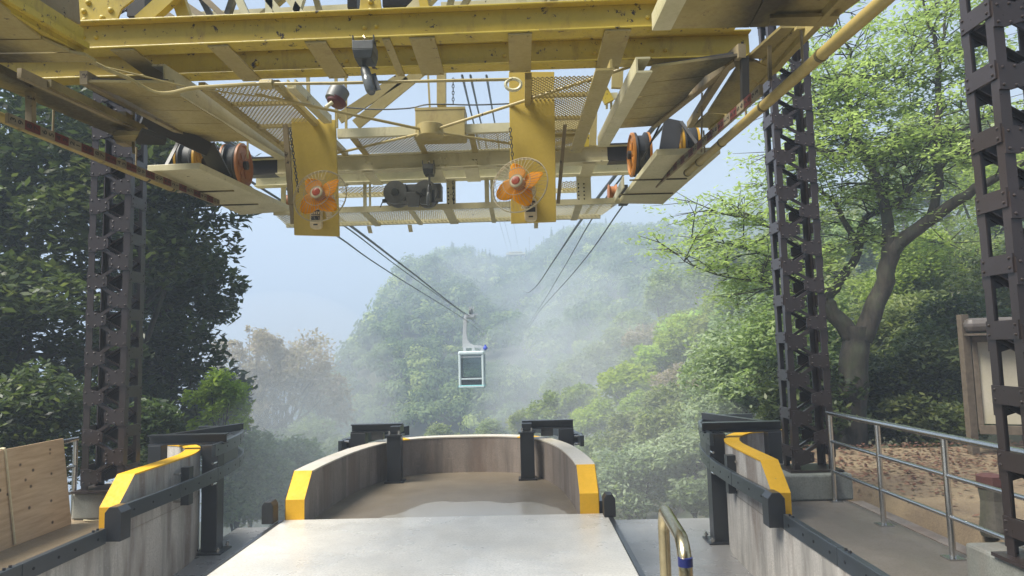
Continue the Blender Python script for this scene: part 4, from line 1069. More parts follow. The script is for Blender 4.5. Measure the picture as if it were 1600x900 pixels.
# ---------- twin drum winch
wn_ = thing('winch', at_y(645, 320, 7.15), 'grey twin drum winch standing above the outer mesh walkway', 'winch')
Y = 7.15
def gy(pts, t, name, mat='greymetal', y=Y): return MB().prism([at_y(a, b, y) for a, b in pts], (0, t, 0)).build(name, M[mat], wn_, bevel=.004)
gy([(601, 290), (634, 287), (634, 314), (601, 315)], .22, 'gearbox')
gy([(632, 288), (689, 286), (689, 310), (634, 313)], .18, 'frame', 'greymetal', Y + .03)
for px, r in ((618, .125), (665, .13)):
    c = at_y(px, 301, Y); MB().lathe([(r, -.0), (r, .05), (r * .7, .06), (r * .7, .17), (r, .18), (r, .23)], c + V((0, -.03, 0)), (0, 1, 0), 28).build('drum', M['greymetal'], wn_, smooth=True)
    MB().lathe([(r * .35, 0), (r * .3, -.02)], c + V((0, -.03, 0)), (0, 1, 0), 16).build('drum_boss', M['darkgrey'], wn_)
gy([(632, 300), (658, 300), (654, 322), (637, 322)], .05, 'mounting_plate', 'greymetal', Y - .05)
gy([(670, 306), (676, 306), (673, 322)], .04, 'hook', 'darkgrey', Y - .02)
gy([(597, 311), (606, 310), (606, 315), (597, 316)], .05, 'lug', 'darkgrey', Y)
MB().tube([at_y(598, 315, Y), at_y(594, 324, Y)], .006, 5).build('wire', M['darkgrey'], wn_)
MB().bar(at_y(650, 300, Y - .05), at_y(660, 306, Y - .05), .02, .02).build('lever', M['darkgrey'], wn_)

M['sirenred'] = plain('siren_red', (0.10, 0.02, 0.022), .45)
# ---------- siren
sp = thing('siren', at_y(526, 152, 6.15), 'round grey siren with a reddish underside on an upright between the beams', 'siren')
c = at_y(527, 148, 6.15)
MB().lathe([(.045, -.09), (.088, -.07), (.095, .0), (.095, .06), (.06, .09)], c, (.4, .3, 1), 20).build('housing', M['greymetal'], sp, smooth=True)
MB().lathe([(.096, -.035), (.082, -.075), (.05, -.088)], c + V((.012, 0, -.028)), (.4, .3, 1), 20).build('lower_shell', M['rustorange'] if False else M['sirenred'], sp, smooth=True)
MB().cyl(at_y(519, 160, 6.08), at_y(509, 168, 6.05), .018, 10).build('nozzle', M['pale'], sp)

# ---------- measuring staffs with numerals, and long yellow poles
def pole(x, p, q, label):
    a, b = at_x(*p, x), at_x(*q, x); P_ = thing('long_pole', a, label, 'pole', 'long yellow poles hung below the frame')
    d = (a - b); L = d.length; d.normalize()
    MB().cyl(b, a, .031, 16).build('shaft', M['pole'], P_, smooth=True)
    for k, t in enumerate((0.02, .42, 1.05, 1.9, 2.7)):
        if t < L: MB().cyl(b + d * t, b + d * (t + .025), .0345, 16).build('collar', M['cream'], P_, smooth=True)
    for t in (.6, 1.6, 2.5):
        if t < L: MB().tube([b + d * t + V((0, 0, .034)), b + d * t + V((0, 0, .22))], .007, 6).build('hook', M['grimy'], P_)
pole(1.50, (1470, -78), (1073, 271), 'long yellow round pole hung below the outer edge towards the big leafy tree')
pole(-3.14, (-120, 133), (270, 295), 'long yellow round pole hung below the frame in front of the dark evergreens')
_digits = {}
def digit_mesh(ch):
    if ch not in _digits:
        cu = bpy.data.curves.new('numeral', 'FONT'); cu.body = ch; cu.size = .062; cu.align_x = 'CENTER'; cu.align_y = 'CENTER'; cu.extrude = .0006; cu.resolution_u = 3
        t = bpy.data.objects.new('numeral_outline', cu); COL.objects.link(t); bpy.context.view_layer.update()
        me = bpy.data.meshes.new_from_object(t.evaluated_get(bpy.context.evaluated_depsgraph_get())); me.name = 'numeral'
        me.materials.clear(); me.materials.append(M['ink']); bpy.data.objects.remove(t); bpy.data.curves.remove(cu); _digits[ch] = me
    return _digits[ch]
def staff(x, p, q, label, inward, mats_far=False):
    a, b = at_x(*p, x), at_x(*q, x); S = thing('measuring_staff', a, label, 'measuring staff', 'red and white measuring staffs')
    d = (b - a); L = d.length; d.normalize(); s = V((0, -1, 0)) if False else V((-inward, 0, 0)); seg = .135; n = int(L / seg)
    up = d.cross(V((inward, 0, 0))).normalized(); up = up if up.z > 0 else -up
    MB().bar(a, b, .016, .062, up).build('board', M['grimy'], S)
    digits = '39876543210987654321098765432109876543210'
    for i in range(n):
        p0 = a + d * (i * seg + .001); p1 = a + d * ((i + 1) * seg - .001); red = (i % 2 == 1)
        off = V((inward * .0105, 0, 0))
        MB().bar(p0 + off, p1 + off, .005, .058, up).build('band', M['red' if red else 'staffwhite'], S)
        for j in range(2):
            dg = digits[2 * i + j] if 2 * i + j < len(digits) else '0'
            o = bpy.data.objects.new('numeral', digit_mesh(dg)); COL.objects.link(o); o.parent = S
            c = p0 + d * seg * (.27 + .46 * j) + V((inward * .0142, 0, 0))
            nz = V((inward, 0, 0)); tx = up if inward > 0 else up; ty = nz.cross(tx)
            nz = tx.cross(ty)
            mt = Matrix((tx, ty, nz)).transposed()
            o.location = c - S.location; o.rotation_euler = mt.to_euler()
    return S
staff(-3.02, (10, 184), (342, 317), 'red and white numbered measuring staff hung in front of the dark evergreens', 1)
staff(1.38, (1190, 140), (1020, 293), 'weathered red and white measuring staff hung on the side of the big leafy tree', -1)
# ================================================================== ROPES AND CABIN
def rope(pts, r, label, k=10, group='ropes of the cableway'):
    p = cat_rom(pts, k); o = MB().tube(p, r, 6).build('wire_rope', M['rope'], base=p[0], smooth=True); return tag(o, label, 'cable', group)
rope([(-2.86, 6.2, EYE + 2.12), at_y(544, 350, 12.4), at_y(640, 423, 20), at_y(733, 493, 36), at_y(752, 492, 60), at_y(795, 463, 120), at_y(803, 412, 225)], .026, 'thick track rope the distant cabin hangs from')
rope([(-2.95, 6.2, EYE + 2.05), at_y(535, 351, 12), at_y(632, 424, 20), at_y(734, 497, 37), at_y(757, 517, 60), at_y(778, 532, 95), at_y(812, 505, 150)], .014, 'thin haul rope just below the thick track rope of the cabin')
rope([(-2.98, 6.2, EYE + 1.95), at_y(527, 369, 11.3), at_y(608, 425, 17.5), at_y(729, 501, 36), at_y(752, 520, 60), at_y(772, 535, 95), at_y(806, 512, 150)], .015, 'lowest haul rope running down to the distant cabin')
rope([(1.35, 6.2, EYE + 2.12), at_y(910, 341, 12.3), at_y(868, 403, 22), at_y(835, 450, 42), at_y(821, 456, 75), at_y(814, 445, 140), at_y(811, 412, 225)], .026, 'thick track rope on the side away from the cabin')
rope([(1.42, 6.2, EYE + 2.1), at_y(930, 334, 12), at_y(880, 420, 24), at_y(842, 482, 52), at_y(822, 508, 90), at_y(815, 495, 150)], .014, 'thin haul rope below the empty track rope, nearer it')
rope([(1.55, 6.2, EYE + 2.05), at_y(974, 320, 10.3), at_y(898, 424, 20), at_y(843, 486, 50), at_y(824, 512, 90), at_y(818, 500, 150)], .014, 'outermost thin haul rope on the side of the leafy trees')
for k, (a, b, l) in enumerate((((722, 118), (795, 398), 'leftmost'), ((735, 118), (801, 396), 'middle one'), ((760, 118), (812, 396), 'rightmost'))):
    A = at_y(a[0], a[1], 9); B = at_y(b[0], b[1], 225); pts = []
    for i in range(9):
        t = i / 8; q = A.lerp(B, t); q.z -= 26 * t * (1 - t) if False else 0; pts.append(q)
    # hanging line: mostly far away, seen end-on
    mid = at_y((a[0] * .30 + b[0] * .70), a[1] + (b[1] - a[1]) * .72, 60)
    o = MB().tube(cat_rom([A, at_y(a[0] * .62 + b[0] * .38, a[1] + (b[1] - a[1]) * .40, 20), mid, B], 10), .018, 5).build('signal_wire', M['rope'], base=A); tag(o, l + ' of three thin wires from the station roof to the hilltop', 'cable', 'thin overhead wires')

cb = thing('cable_car_cabin', at_y(737, 575, 36.5), 'small white and pale green cable car cabin hanging in the mist over the valley', 'cable car')
c0 = at_y(716, 549, 36); c1 = at_y(757, 606, 36); X0, X1, Z0, Z1, Y0, Y1 = c0.x, c1.x, c1.z, c0.z, 36.0, 37.55
fw = .13
def cbx(x0, x1, y0, y1, z0, z1, nm, mt, bv=.02): return MB().box(x0, x1, y0, y1, z0, z1).build(nm, M[mt], cb, bevel=bv)
for x in (X0, X1 - fw):
    for y in (Y0, Y1 - fw): cbx(x, x + fw, y, y + fw, Z0 + .10, Z1 - .05, 'corner_post', 'cabin', .045)
cbx(X0 - .015, X1 + .015, Y0 - .015, Y1 + .015, Z1 - .22, Z1, 'roof', 'cabin', .07)
cbx(X0 - .02, X1 + .02, Y0 - .02, Y1 + .02, Z0, Z0 + .16, 'floor', 'teal', .06)
cbx(X0 + .02, X1 - .02, Y0 - .028, Y0 - .018, Z0 + .03, Z0 + .11, 'bumper', 'cabin', .01)
for z, h in ((.44, .08),):
    cbx(X0 + fw, X1 - fw, Y0 + .02, Y0 + .09, Z0 + z, Z0 + z + h, 'window_bar', 'cabin', .01)
    cbx(X0 + fw, X1 - fw, Y1 - .09, Y1 - .02, Z0 + z, Z0 + z + h, 'window_bar', 'cabin', .01)
    for x in (X0 + .02, X1 - .09): cbx(x, x + .07, Y0 + fw, Y1 - fw, Z0 + z, Z0 + z + h, 'window_bar', 'cabin', .01)
cbx(X0 + fw, X1 - fw, Y0 + .03, Y0 + .07, Z1 - .34, Z1 - .28, 'window_bar', 'hanger', .01)
for y in (Y0 + .045, Y1 - .055): cbx(X0 + fw, X1 - fw, y, y + .012, Z0 + .16, Z1 - .22, 'window', 'glass', 0)
for x in (X0 + .045, X1 - .057): cbx(x, x + .012, Y0 + fw, Y1 - fw, Z0 + .16, Z1 - .22, 'window', 'glass', 0)
cbx(X1 - .02, X1 + .02, (Y0 + Y1) / 2 - .03, (Y0 + Y1) / 2 + .03, Z0 + .14, Z1 - .2, 'door_post', 'cabin', .01)
cbx(X0 + fw, X1 - fw, Y0 + .25, Y0 + .6, Z0 + .16, Z0 + .55, 'bench', 'greymetal', .02)
cbx(X0 + fw, X1 - fw, Y1 - .5, Y1 - .2, Z0 + .16, Z0 + .55, 'bench', 'greymetal', .02)
cbx(X0 + fw + .1, X1 - fw - .1, Y0 + .10, Y0 + .13, Z0 + .98, Z0 + 1.01, 'hand_bar', 'steel', 0)
cbx(X0 + fw + .05, X1 - fw - .05, Y1 - .16, Y1 - .13, Z0 + 1.25, Z0 + 1.28, 'hand_bar', 'steel', 0)
# L-shaped hanger
yc = (Y0 + Y1) / 2; s = yc / FPX
def cp(px, py): p = at_y(px, py, 36); return (p.x, p.z)
out = [(721, 544), (721, 530), (722.5, 500), (724, 490), (729, 490), (728, 505), (727.5, 520), (729, 530), (733, 536.5), (740, 539.5), (757, 540.5), (757, 543.5)]
MB().prism([(x, yc - .09, z) for x, z in [cp(*q) for q in out]], (0, .18, 0)).build('hanger_arm', M['hanger'], cb, bevel=.02)
for px in (724, 738, 752): 
    x, z = cp(px, 546); MB().box(x - .07, x + .07, yc - .12, yc + .12, Z1 - .01, z + .12).build('suspension_mount', M['hanger'], cb)
x, z = cp(735, 493)
MB().box(x - .28, x + .22, yc - .75, yc + .75, z - .12, z + .06).build('carriage', M['hanger'], cb, bevel=.03)
for k in range(4):
    y = yc - .6 + k * .4; MB().lathe([(.17, -.05), (.20, -.05), (.20, .05), (.17, .05)], (x - .02, y, z + .22), (1, 0, 0), 16).build('carriage_wheel', M['greymetal'], cb)
for k in range(3):
    MB().bar((x + .02 + .1 * k - .1, yc - .5, z + .1), (x + .06 + .1 * k - .1, yc - .5, z + .5), .05, .05).build('grip', M['hanger'], cb)
MB().box(x - .02, x + .38, yc - .6, yc - .5, z + .02, z + .10).build('grip_arm', M['hanger'], cb)
x, z = cp(758, 541)
MB().lathe([(.06, 0), (.06, .05), (.12, .06), (.12, .14), (.05, .24), (.03, .3)], (x, yc - .5, Z1 + .02), (0, 0, 1), 14).build('blue_lamp', M['bluelamp'], cb)

# station frame on the hilltop, almost lost in the mist
hs = thing('hilltop_station', at_y(806, 400, 240), 'pale steel station frame on the misty hilltop where the wires end', 'station')
p = at_y(791, 392, 240); q = at_y(821, 398, 240)
MB().box(p.x, q.x, 238, 243, q.z - .1, q.z + .35).build('roof_frame', M['pale'], hs)
MB().box(p.x + 1, q.x - 1, 238.4, 242, q.z + .8, q.z + 1.0).build('roof_frame', M['pale'], hs)
for t in (0.05, .35, .65, .95):
    x = p.x + (q.x - p.x) * t; MB().box(x - .1, x + .1, 238.5, 238.7, q.z - 8, q.z + 1.0).build('column', M['pale'], hs)
for t in (0.05, .35, .65):
    x = p.x + (q.x - p.x) * t; MB().bar((x, 238.6, q.z - 6), (x + (q.x - p.x) * .3, 238.6, q.z - .2), .12, .12).build('brace', M['pale'], hs)
a = at_y(827, 400, 240); b = at_y(827, 370, 240)
o = MB().tube([a - V((0, 0, 4)), b], .08, 6).build('mast', M['greymetal'], base=a); tag(o, 'thin mast on the hilltop beside the distant station frame', 'mast')

# ================================================================== TERRAIN
def smax(a, b, k): return np.logaddexp(a / k, b / k) * k
RX = np.array([-600, -260, -120, -78, -65, -55, -44.5, -37, -30, -21, -8, 4, 14, 30, 55, 80, 110, 160, 240, 400, 700], float)
RZ = np.array([-95, -90, -72, -50, -32, -12, 12, 28, 36, 38, 33, 33.5, 42, 44, 44, 49, 55, 66, 78, 80, 80], float)
def hnoise(x, y):
    return (np.sin(x * .071 + 1.3) * np.cos(y * .053 + .4) * 1.0 + np.sin(x * .17 + y * .11) * .5 + np.sin(x * .31 - y * .27 + 2) * .25)
def ground_z(x, y):
    x = np.asarray(x, float); y = np.asarray(y, float)
    ridge = np.interp(x, RX, RZ)
    dist = np.clip(250 - y, 0, None)
    # gullies run down the slope
    mount = ridge - .265 * dist + hnoise(x, y) * np.clip(dist / 60, 0, 1) * 2.2 + 3.2 * np.sin(x * .12 + 1.0 + y * .018) * np.clip(dist / 80, 0, 1)
    mount = np.where(y > 250, ridge - .25 * (y - 250), mount)
    near = -1.7 - .62 * np.clip(y - 9.5, 0, None)
    near = np.maximum(near, -70 + 0 * y)
    right = -3.0 + .46 * (x - 6) - .06 * (y - 12) - .0035 * np.clip(y - 30, 0, None) ** 2
    left = -2.6 + .10 * np.clip(-x - 5, 0, 14) - .28 * np.clip(y - 12, 0, None) - .02 * np.clip(-x - 19, 0, None) ** 1.3
    left = np.where(x < -3, left, left - (x + 3) * .9)
    z = smax(smax(near, np.where(x > 2, right, right - (2 - x) * .8), 1.2), left, .8)
    z = smax(z, mount, 2.0)
    yard = -.055 + .10 * np.clip(y - 9.6, 0, None) + .06 * np.clip(x - 9, 0, None)
    wy = np.clip((x - 3.30) / .5, 0, 1) * np.clip((13 - y) / 2.5, 0, 1)
    z = z * (1 - wy) + yard * wy
    wl = np.clip((-x - 4.5) / .6, 0, 1) * np.clip((9.5 - y) / 2, 0, 1)
    z = z * (1 - wl) + (-.9) * wl
    mid = np.clip((x + 5.0) / .5, 0, 1) * np.clip((3.30 - x) / .12, 0, 1) * np.clip((10.6 - y) / 1, 0, 1)
    return z * (1 - mid) + np.minimum(z, -1.45) * mid
def gz(x, y): return float(ground_z(np.array([x]), np.array([y]))[0])
xs = np.unique(np.concatenate([np.linspace(-300, -60, 30), np.linspace(-60, -12, 50), np.linspace(-12, 16, 80), np.linspace(16, 80, 60), np.linspace(80, 320, 36)]))
ys = np.unique(np.concatenate([np.linspace(-35, -8, 12), np.linspace(-8, 18, 66), np.linspace(18, 60, 50), np.linspace(60, 270, 80), np.linspace(270, 385, 14)]))
gx, gy_ = np.meshgrid(xs, ys); gzv = ground_z(gx.ravel(), gy_.ravel())
nx = len(xs); ny = len(ys)
idx = np.arange(nx * ny).reshape(ny, nx)
quads = np.stack([idx[:-1, :-1].ravel(), idx[:-1, 1:].ravel(), idx[1:, 1:].ravel(), idx[1:, :-1].ravel()], 1)
def np_mesh(name, verts, quads, mat, tint=None, smooth=False):
    me = bpy.data.meshes.new(name); nv = len(verts); nq = len(quads)
    me.vertices.add(nv); me.vertices.foreach_set('co', np.ascontiguousarray(verts, np.float32).ravel())
    me.loops.add(nq * 4); me.loops.foreach_set('vertex_index', np.ascontiguousarray(quads, np.int32).ravel())
    me.polygons.add(nq); me.polygons.foreach_set('loop_start', np.arange(0, nq * 4, 4, dtype=np.int32))
    try: me.polygons.foreach_set('loop_total', np.full(nq, 4, np.int32))
    except Exception: pass
    if tint is not None:
        a = me.attributes.new('tint', 'FLOAT', 'POINT'); a.data.foreach_set('value', np.ascontiguousarray(tint, np.float32))
    me.update(calc_edges=True)
    if smooth: me.polygons.foreach_set('use_smooth', np.ones(nq, bool))
    me.materials.append(mat); return me
g = bpy.data.objects.new('ground', np_mesh('ground', np.stack([gx.ravel(), gy_.ravel(), gzv], 1), quads, M['soil'], smooth=True)); COL.objects.link(g); tag(g, kind='structure')
# gravel yard beside the walkway, a sheet just above the ground
yx = np.linspace(3.42, 13, 40); yy = np.linspace(-3, 10.6, 50); ax_, ay_ = np.meshgrid(yx, yy)
lim = 1.0
yz = ground_z(ax_.ravel(), ay_.ravel()) + .012 + .008 * np.sin(ax_.ravel() * 5 + ay_.ravel() * 3)
ii = np.arange(len(yx) * len(yy)).reshape(len(yy), len(yx))
q2 = np.stack([ii[:-1, :-1].ravel(), ii[:-1, 1:].ravel(), ii[1:, 1:].ravel(), ii[1:, :-1].ravel()], 1)
o = bpy.data.objects.new('gravel_yard', np_mesh('gravel_yard', np.stack([ax_.ravel(), ay_.ravel(), yz], 1), q2, M['yard'], smooth=True)); COL.objects.link(o); tag(o, kind='structure')

# ================================================================== FOLIAGE
M['leaf_dark'] = leafmat('evergreen_leaf', (0.032, 0.050, 0.022), (0.080, 0.115, 0.045), (0.19, 0.22, 0.085), .45, .33, .10)
M['leaf_fresh'] = leafmat('fresh_leaf', (0.19, 0.25, 0.10), (0.33, 0.42, 0.19), (0.46, 0.55, 0.29), .6, .5, .06)
M['leaf_lime'] = leafmat('lime_leaf', (0.20, 0.29, 0.05), (0.34, 0.46, 0.08), (0.44, 0.56, 0.12), .55, .6, .10)
M['leaf_yellow'] = leafmat('yellow_green_leaf', (0.14, 0.19, 0.05), (0.26, 0.335, 0.09), (0.40, 0.45, 0.14), .5, .6, .10)
M['leaf_green'] = leafmat('mid_green_leaf', (0.12, 0.17, 0.08), (0.25, 0.32, 0.14), (0.39, 0.45, 0.20), .5, .55, .18)
M['leaf_pale'] = leafmat('pale_green_leaf', (0.17, 0.23, 0.14), (0.32, 0.40, 0.25), (0.46, 0.53, 0.35), .5, .5, .10)
M['leaf_brown'] = leafmat('reddish_brown_leaf', (0.23, 0.20, 0.165), (0.37, 0.315, 0.27), (0.50, 0.43, 0.37), .5, .6, .06)
M['leaf_forest'] = leafmat('forest_leaf', (0.05, 0.088, 0.038), (0.145, 0.21, 0.075), (0.38, 0.44, 0.14), .42, .6, 0.0)
M['litter'] = leafmat('dead_leaf', (0.05, 0.024, 0.016), (0.11, 0.05, 0.034), (0.20, 0.11, 0.075), .1, .6, 0.0)
RS = np.random.RandomState(7)
def unit(n, rs=RS):
    v = rs.normal(size=(n, 3)); return v / np.linalg.norm(v, axis=1, keepdims=True)
def leaves(name, C, L, W, mat, tint, flat=0.0, rs=RS):
    """diamond leaves at points C; flat 0..1 pulls them towards horizontal"""
    n = len(C); nrm = unit(n, rs); nrm[:, 2] = np.abs(nrm[:, 2]) + flat * 2.2; nrm /= np.linalg.norm(nrm, axis=1, keepdims=True)
    u = np.cross(nrm, unit(n, rs)); u /= np.linalg.norm(u, axis=1, keepdims=True) + 1e-9; v = np.cross(nrm, u)
    s = rs.uniform(.65, 1.25, (n, 1)); Ls = L * s; Ws = W * s
    P = np.empty((n, 4, 3)); P[:, 0] = C - u * Ls; P[:, 1] = C + v * Ws - nrm * Ws * .25 + u * Ls * .1; P[:, 2] = C + u * Ls - nrm * Ls * .25; P[:, 3] = C - v * Ws - nrm * Ws * .25 + u * Ls * .1
    return np_mesh(name, P.reshape(-1, 3), np.arange(n * 4).reshape(n, 4), mat, np.repeat(np.clip(tint, 0, 1), 4))
def clump_points(cl, per, rs=RS, shell=.55, squash=.75):
    """cl: list of (centre, radius). returns leaf points, tint"""
    P = []; T = []
    for (c, r), n in zip(cl, per):
        d = unit(n, rs); rad = r * rs.uniform(shell, 1.0, n) ** .6 * (1 + .18 * np.sin(d[:, 0] * 7 + c[0] * 3) * np.cos(d[:, 1] * 6 + c[1] * 5) + .10 * rs.normal(size=n))
        p = d * rad[:, None]; p[:, 2] *= squash
        P.append(p + np.array(c)); T.append(np.clip(rs.normal(.42, .20, n) + rs.normal(0, .13) + .0 * d[:, 2], 0, 1))
    return np.concatenate(P), np.concatenate(T)
def crown_clumps(R, n, rs, cr=(.28, .5), zs=.85, low=-.7):
    out = []
    for i in range(n):
        d = unit(1, rs)[0]
        if d[2] < low: d[2] = -d[2]
        q = d * rs.uniform(.35, .82) ; q[2] *= zs
        out.append((q * R, R * rs.uniform(*cr)))
    return out
def limb_mesh(paths, mat, n=8):
    m = MB()
    for pts, r in paths: m.tube(pts, r, n)
    return m
def link(name, me, parent=None, loc=(0, 0, 0)):
    o = bpy.data.objects.new(name, me); COL.objects.link(o); o.location = loc
    if parent is not None: o.parent = parent
    return o
def tree(name, label, center, R, mat, nleaf, L, W, seed, clumps=26, zs=.9, flat=.2, bark='bark', group=None, lean=(0, 0), cat='tree', cr=(.28, .5), trunk_r=None, low=-.7, squash=.75, limbs=9, shell=.55):
    rs = np.random.RandomState(seed); c = V(center); x, y = c.x + lean[0], c.y + lean[1]; z0 = gz(x, y) - .15
    t = thing(name, (x, y, z0), label, cat, group)
    cl = crown_clumps(R, clumps, rs, cr, zs, low)
    w = np.array([r ** 2 for _, r in cl]); per = np.maximum((w / w.sum() * nleaf).astype(int), 8)
    P, T = clump_points(cl, per, rs, shell, squash)
    P = P + np.array([c.x - x, c.y - y, c.z - z0])
    o = link('crown', leaves('crown', P, L, W, M[mat], T, flat, rs), t)
    tr = trunk_r or R * .075
    base = V((0, 0, 0)); top = V((c.x - x, c.y - y, c.z - z0 + R * zs * .25)); mid = base.lerp(top, .5) + V((rs.uniform(-.1, .1) * R, rs.uniform(-.1, .1) * R, 0))
    tp = cat_rom([base, mid, top], 4); paths = [(tp, [tr * (1 - .75 * i / (len(tp) - 1)) for i in range(len(tp))])]
    for k in range(limbs):
        q = cl[k * len(cl) // limbs][0]; e = V((c.x - x + q[0], c.y - y + q[1], c.z - z0 + q[2]))
        s = tp[min(len(tp) - 1, int(len(tp) * rs.uniform(.4, .9)))]; mm = s.lerp(e, .5) + V((0, 0, -.06 * R))
        pp_ = cat_rom([s, mm, e], 3); paths.append((pp_, [tr * .42 * (1 - .8 * i / (len(pp_) - 1)) for i in range(len(pp_))]))
    limb_mesh([([p + t.location for p in ps], r) for ps, r in paths], None, 7).build('trunk', M[bark], t, smooth=True, fix=False)
    return t
# ------------------------------------------------------------------ trees close to the station, left
G1 = 'dark evergreens beside the station'
tree('evergreen_tree', 'tallest dark evergreen behind the yellow pole, filling the upper corner', at_y(40, 250, 13.5), 3.3, 'leaf_dark', 16500, 0.111, 0.047, 11, 44, 1.05, .3, group=G1, limbs=16, cr=(.22, .4))
tree('evergreen_tree', 'dark evergreen right behind the lattice tower that stands by the plywood', at_y(215, 330, 12.5), 1.95, 'leaf_dark', 11550, 0.098, 0.043, 12, 34, 1.5, .3, group=G1, limbs=12, cr=(.24, .42))
tree('evergreen_tree', 'rounded dark evergreen whose edge stands out against the sky above the brownish tree', at_y(282, 455, 15), 1.42, 'leaf_dark', 9350, 0.098, 0.046, 13, 30, 1.15, .3, group=G1, lean=(-.8, 0), cr=(.25, .42))
tree('evergreen_tree', 'evergreen with thin forking stems low behind the plywood sheet', at_y(45, 560, 11), 2.2, 'leaf_dark', 10450, 0.098, 0.043, 14, 36, .8, .3, group=G1, limbs=16, cr=(.2, .36))
tree('evergreen_tree', 'broad evergreen low between the lattice tower and the pale green bush', at_y(255, 620, 14), 1.65, 'leaf_dark', 8800, 0.111, 0.047, 15, 28, 1.2, .3, group=G1, cr=(.25, .42))
tree('evergreen_tree', 'dark evergreen at the picture edge, topmost behind the measuring staff', at_y(-90, 430, 12), 2.4, 'leaf_dark', 7700, 0.111, 0.047, 16, 28, 1.2, .3, group=G1)
tree('evergreen_tree', 'evergreen glimpsed under the sheave deck, its crown tip against the sky', at_y(262, 262, 16), 1.5, 'leaf_dark', 6050, 0.104, 0.046, 17, 24, .9, .3, group=G1, lean=(-.6, 0), cr=(.24, .4))
tree('lime_shrub', 'bright yellow green shrub below the dark evergreens, before the brownish tree', at_y(343, 628, 12.4), .58, 'leaf_lime', 5200, .055, .021, 18, 20, 1.35, .3, cat='shrub', cr=(.3, .45), shell=.3)
tree('brown_tree', 'hazy tree with sparse reddish brown new leaves between the evergreens and the sky', at_y(445, 648, 24), 3.0, 'leaf_brown', 17000, .085, .036, 19, 90, 1.15, .1, bark='palebark', cr=(.10, .24), limbs=40, trunk_r=.12, shell=.0)
tree('brown_tree', 'smaller sparse brownish tree top sticking up beside the larger brownish tree', at_y(395, 578, 23), 1.75, 'leaf_brown', 5000, .075, .03, 20, 60, 1.0, .1, bark='palebark', cr=(.08, .2), limbs=30, trunk_r=.08, shell=.0)
tree('brown_tree', 'thin twiggy tree top rising above the rim of the brownish tree', at_y(500, 612, 25), 1.25, 'leaf_brown', 2000, .075, .03, 27, 34, 1.0, .1, bark='palebark', cr=(.08, .2), limbs=24, trunk_r=.06, shell=.0)
tree('green_tree', 'hazy grey green tree low under the crown of the brownish tree', at_y(480, 715, 22), 1.7, 'leaf_pale', 9000, .085, .036, 28, 34, .9, .2, cr=(.18, .34))
tree('green_shrub', 'grey green bush under the brownish tree, just beyond the pit edge', at_y(440, 765, 16.5), 1.75, 'leaf_pale', 16000, .075, .034, 21, 34, .75, .3, cat='shrub', group='bushes beyond the pit', cr=(.22, .4))
tree('green_shrub', 'grey green bush between the guide rail and the end block', at_y(370, 745, 14), 1.1, 'leaf_pale', 8500, .07, .03, 22, 24, .9, .3, cat='shrub', group='bushes beyond the pit', cr=(.25, .42))
tree('green_shrub', 'bush reaching up behind the yellow end of the bay parapet', at_y(535, 730, 20), 1.6, 'leaf_pale', 8000, .085, .036, 23, 24, .8, .3, cat='shrub', group='bushes beyond the pit', cr=(.25, .42))
tree('dark_bush', 'dark low bush behind the plinth by the plywood', at_y(215, 705, 9.8), .75, 'leaf_dark', 6500, .055, .024, 24, 18, .9, .3, cat='shrub', group='bushes behind the walkways')
tree('dark_bush', 'dark low bush behind the grey railing and the plywood', at_y(60, 680, 9.2), 1.15, 'leaf_dark', 9500, .06, .026, 25, 24, .8, .3, cat='shrub', group='bushes behind the walkways')

# ------------------------------------------------------------------ right: bushes below the pit edge and behind the railing
G2 = 'bushes beyond the pit'
tree('green_shrub', 'leafy bush straight beyond the pit edge, beside the hoop handrail', at_y(1000, 765, 14.5), 1.15, 'leaf_pale', 10000, .06, .028, 31, 26, .95, .3, cat='shrub', group=G2, cr=(.25, .42))
tree('green_shrub', 'leafy bush between the pit edge and the black rail post', at_y(1090, 745, 14), 1.05, 'leaf_pale', 9000, .06, .028, 32, 24, 1.1, .3, cat='shrub', group=G2, cr=(.25, .42))
tree('green_shrub', 'taller bush above the flared guide rail end', at_y(1165, 610, 17), 1.75, 'leaf_pale', 15000, .075, .034, 33, 32, 1.0, .3, cat='shrub', group=G2, cr=(.23, .4))
tree('green_shrub', 'pale green bush between the leafy pit bush and the lime green trees', at_y(1050, 695, 19), 1.15, 'leaf_green', 8000, .075, .034, 34, 26, .9, .3, cat='shrub', group=G2, cr=(.22, .4))
tree('green_shrub', 'bush behind the far lattice tower on the slope', at_y(1240, 560, 15), 1.5, 'leaf_green', 11000, .07, .032, 35, 26, 1.1, .3, cat='shrub', group=G2, cr=(.25, .42))
for i, (px, py, Y, R, n, mt, lb) in enumerate((
    (1260, 640, 12.0, 1.15, 10000, 'leaf_dark', 'dark shrub just behind the lattice tower at the railing end'),
    (1350, 640, 13.0, 1.1, 10000, 'leaf_dark', 'dark shrub at the foot of the big leafy tree'),
    (1445, 640, 12.0, 1.25, 12000, 'leaf_dark', 'broad dark shrub in the middle behind the railing'),
    (1420, 545, 15.0, 1.5, 12000, 'leaf_green', 'shaded shrub higher up behind the broad dark shrub'),
    (1500, 560, 13.0, 1.2, 9000, 'leaf_dark', 'dark shrub beside the notice board post'),
    (1440, 440, 17.0, 1.5, 12000, 'leaf_yellow', 'yellow green bamboo-like bush beside the forked trunk'),
    (1500, 430, 18.0, 1.6, 9000, 'leaf_green', 'bush behind the nearest lattice tower, above the notice board'),
    (1600, 500, 14.0, 1.7, 9000, 'leaf_dark', 'dark shrub behind the notice board'),
    (1560, 330, 20.0, 2.4, 9000, 'leaf_yellow', 'light yellow green tree seen through the nearest lattice tower'))):
    tree('yard_shrub', lb, at_y(px, py, Y), R, mt, n, .065, .03, 41 + i, 26, .95, .3, cat='shrub', group='shrubs behind the gravel yard', cr=(.24, .42))

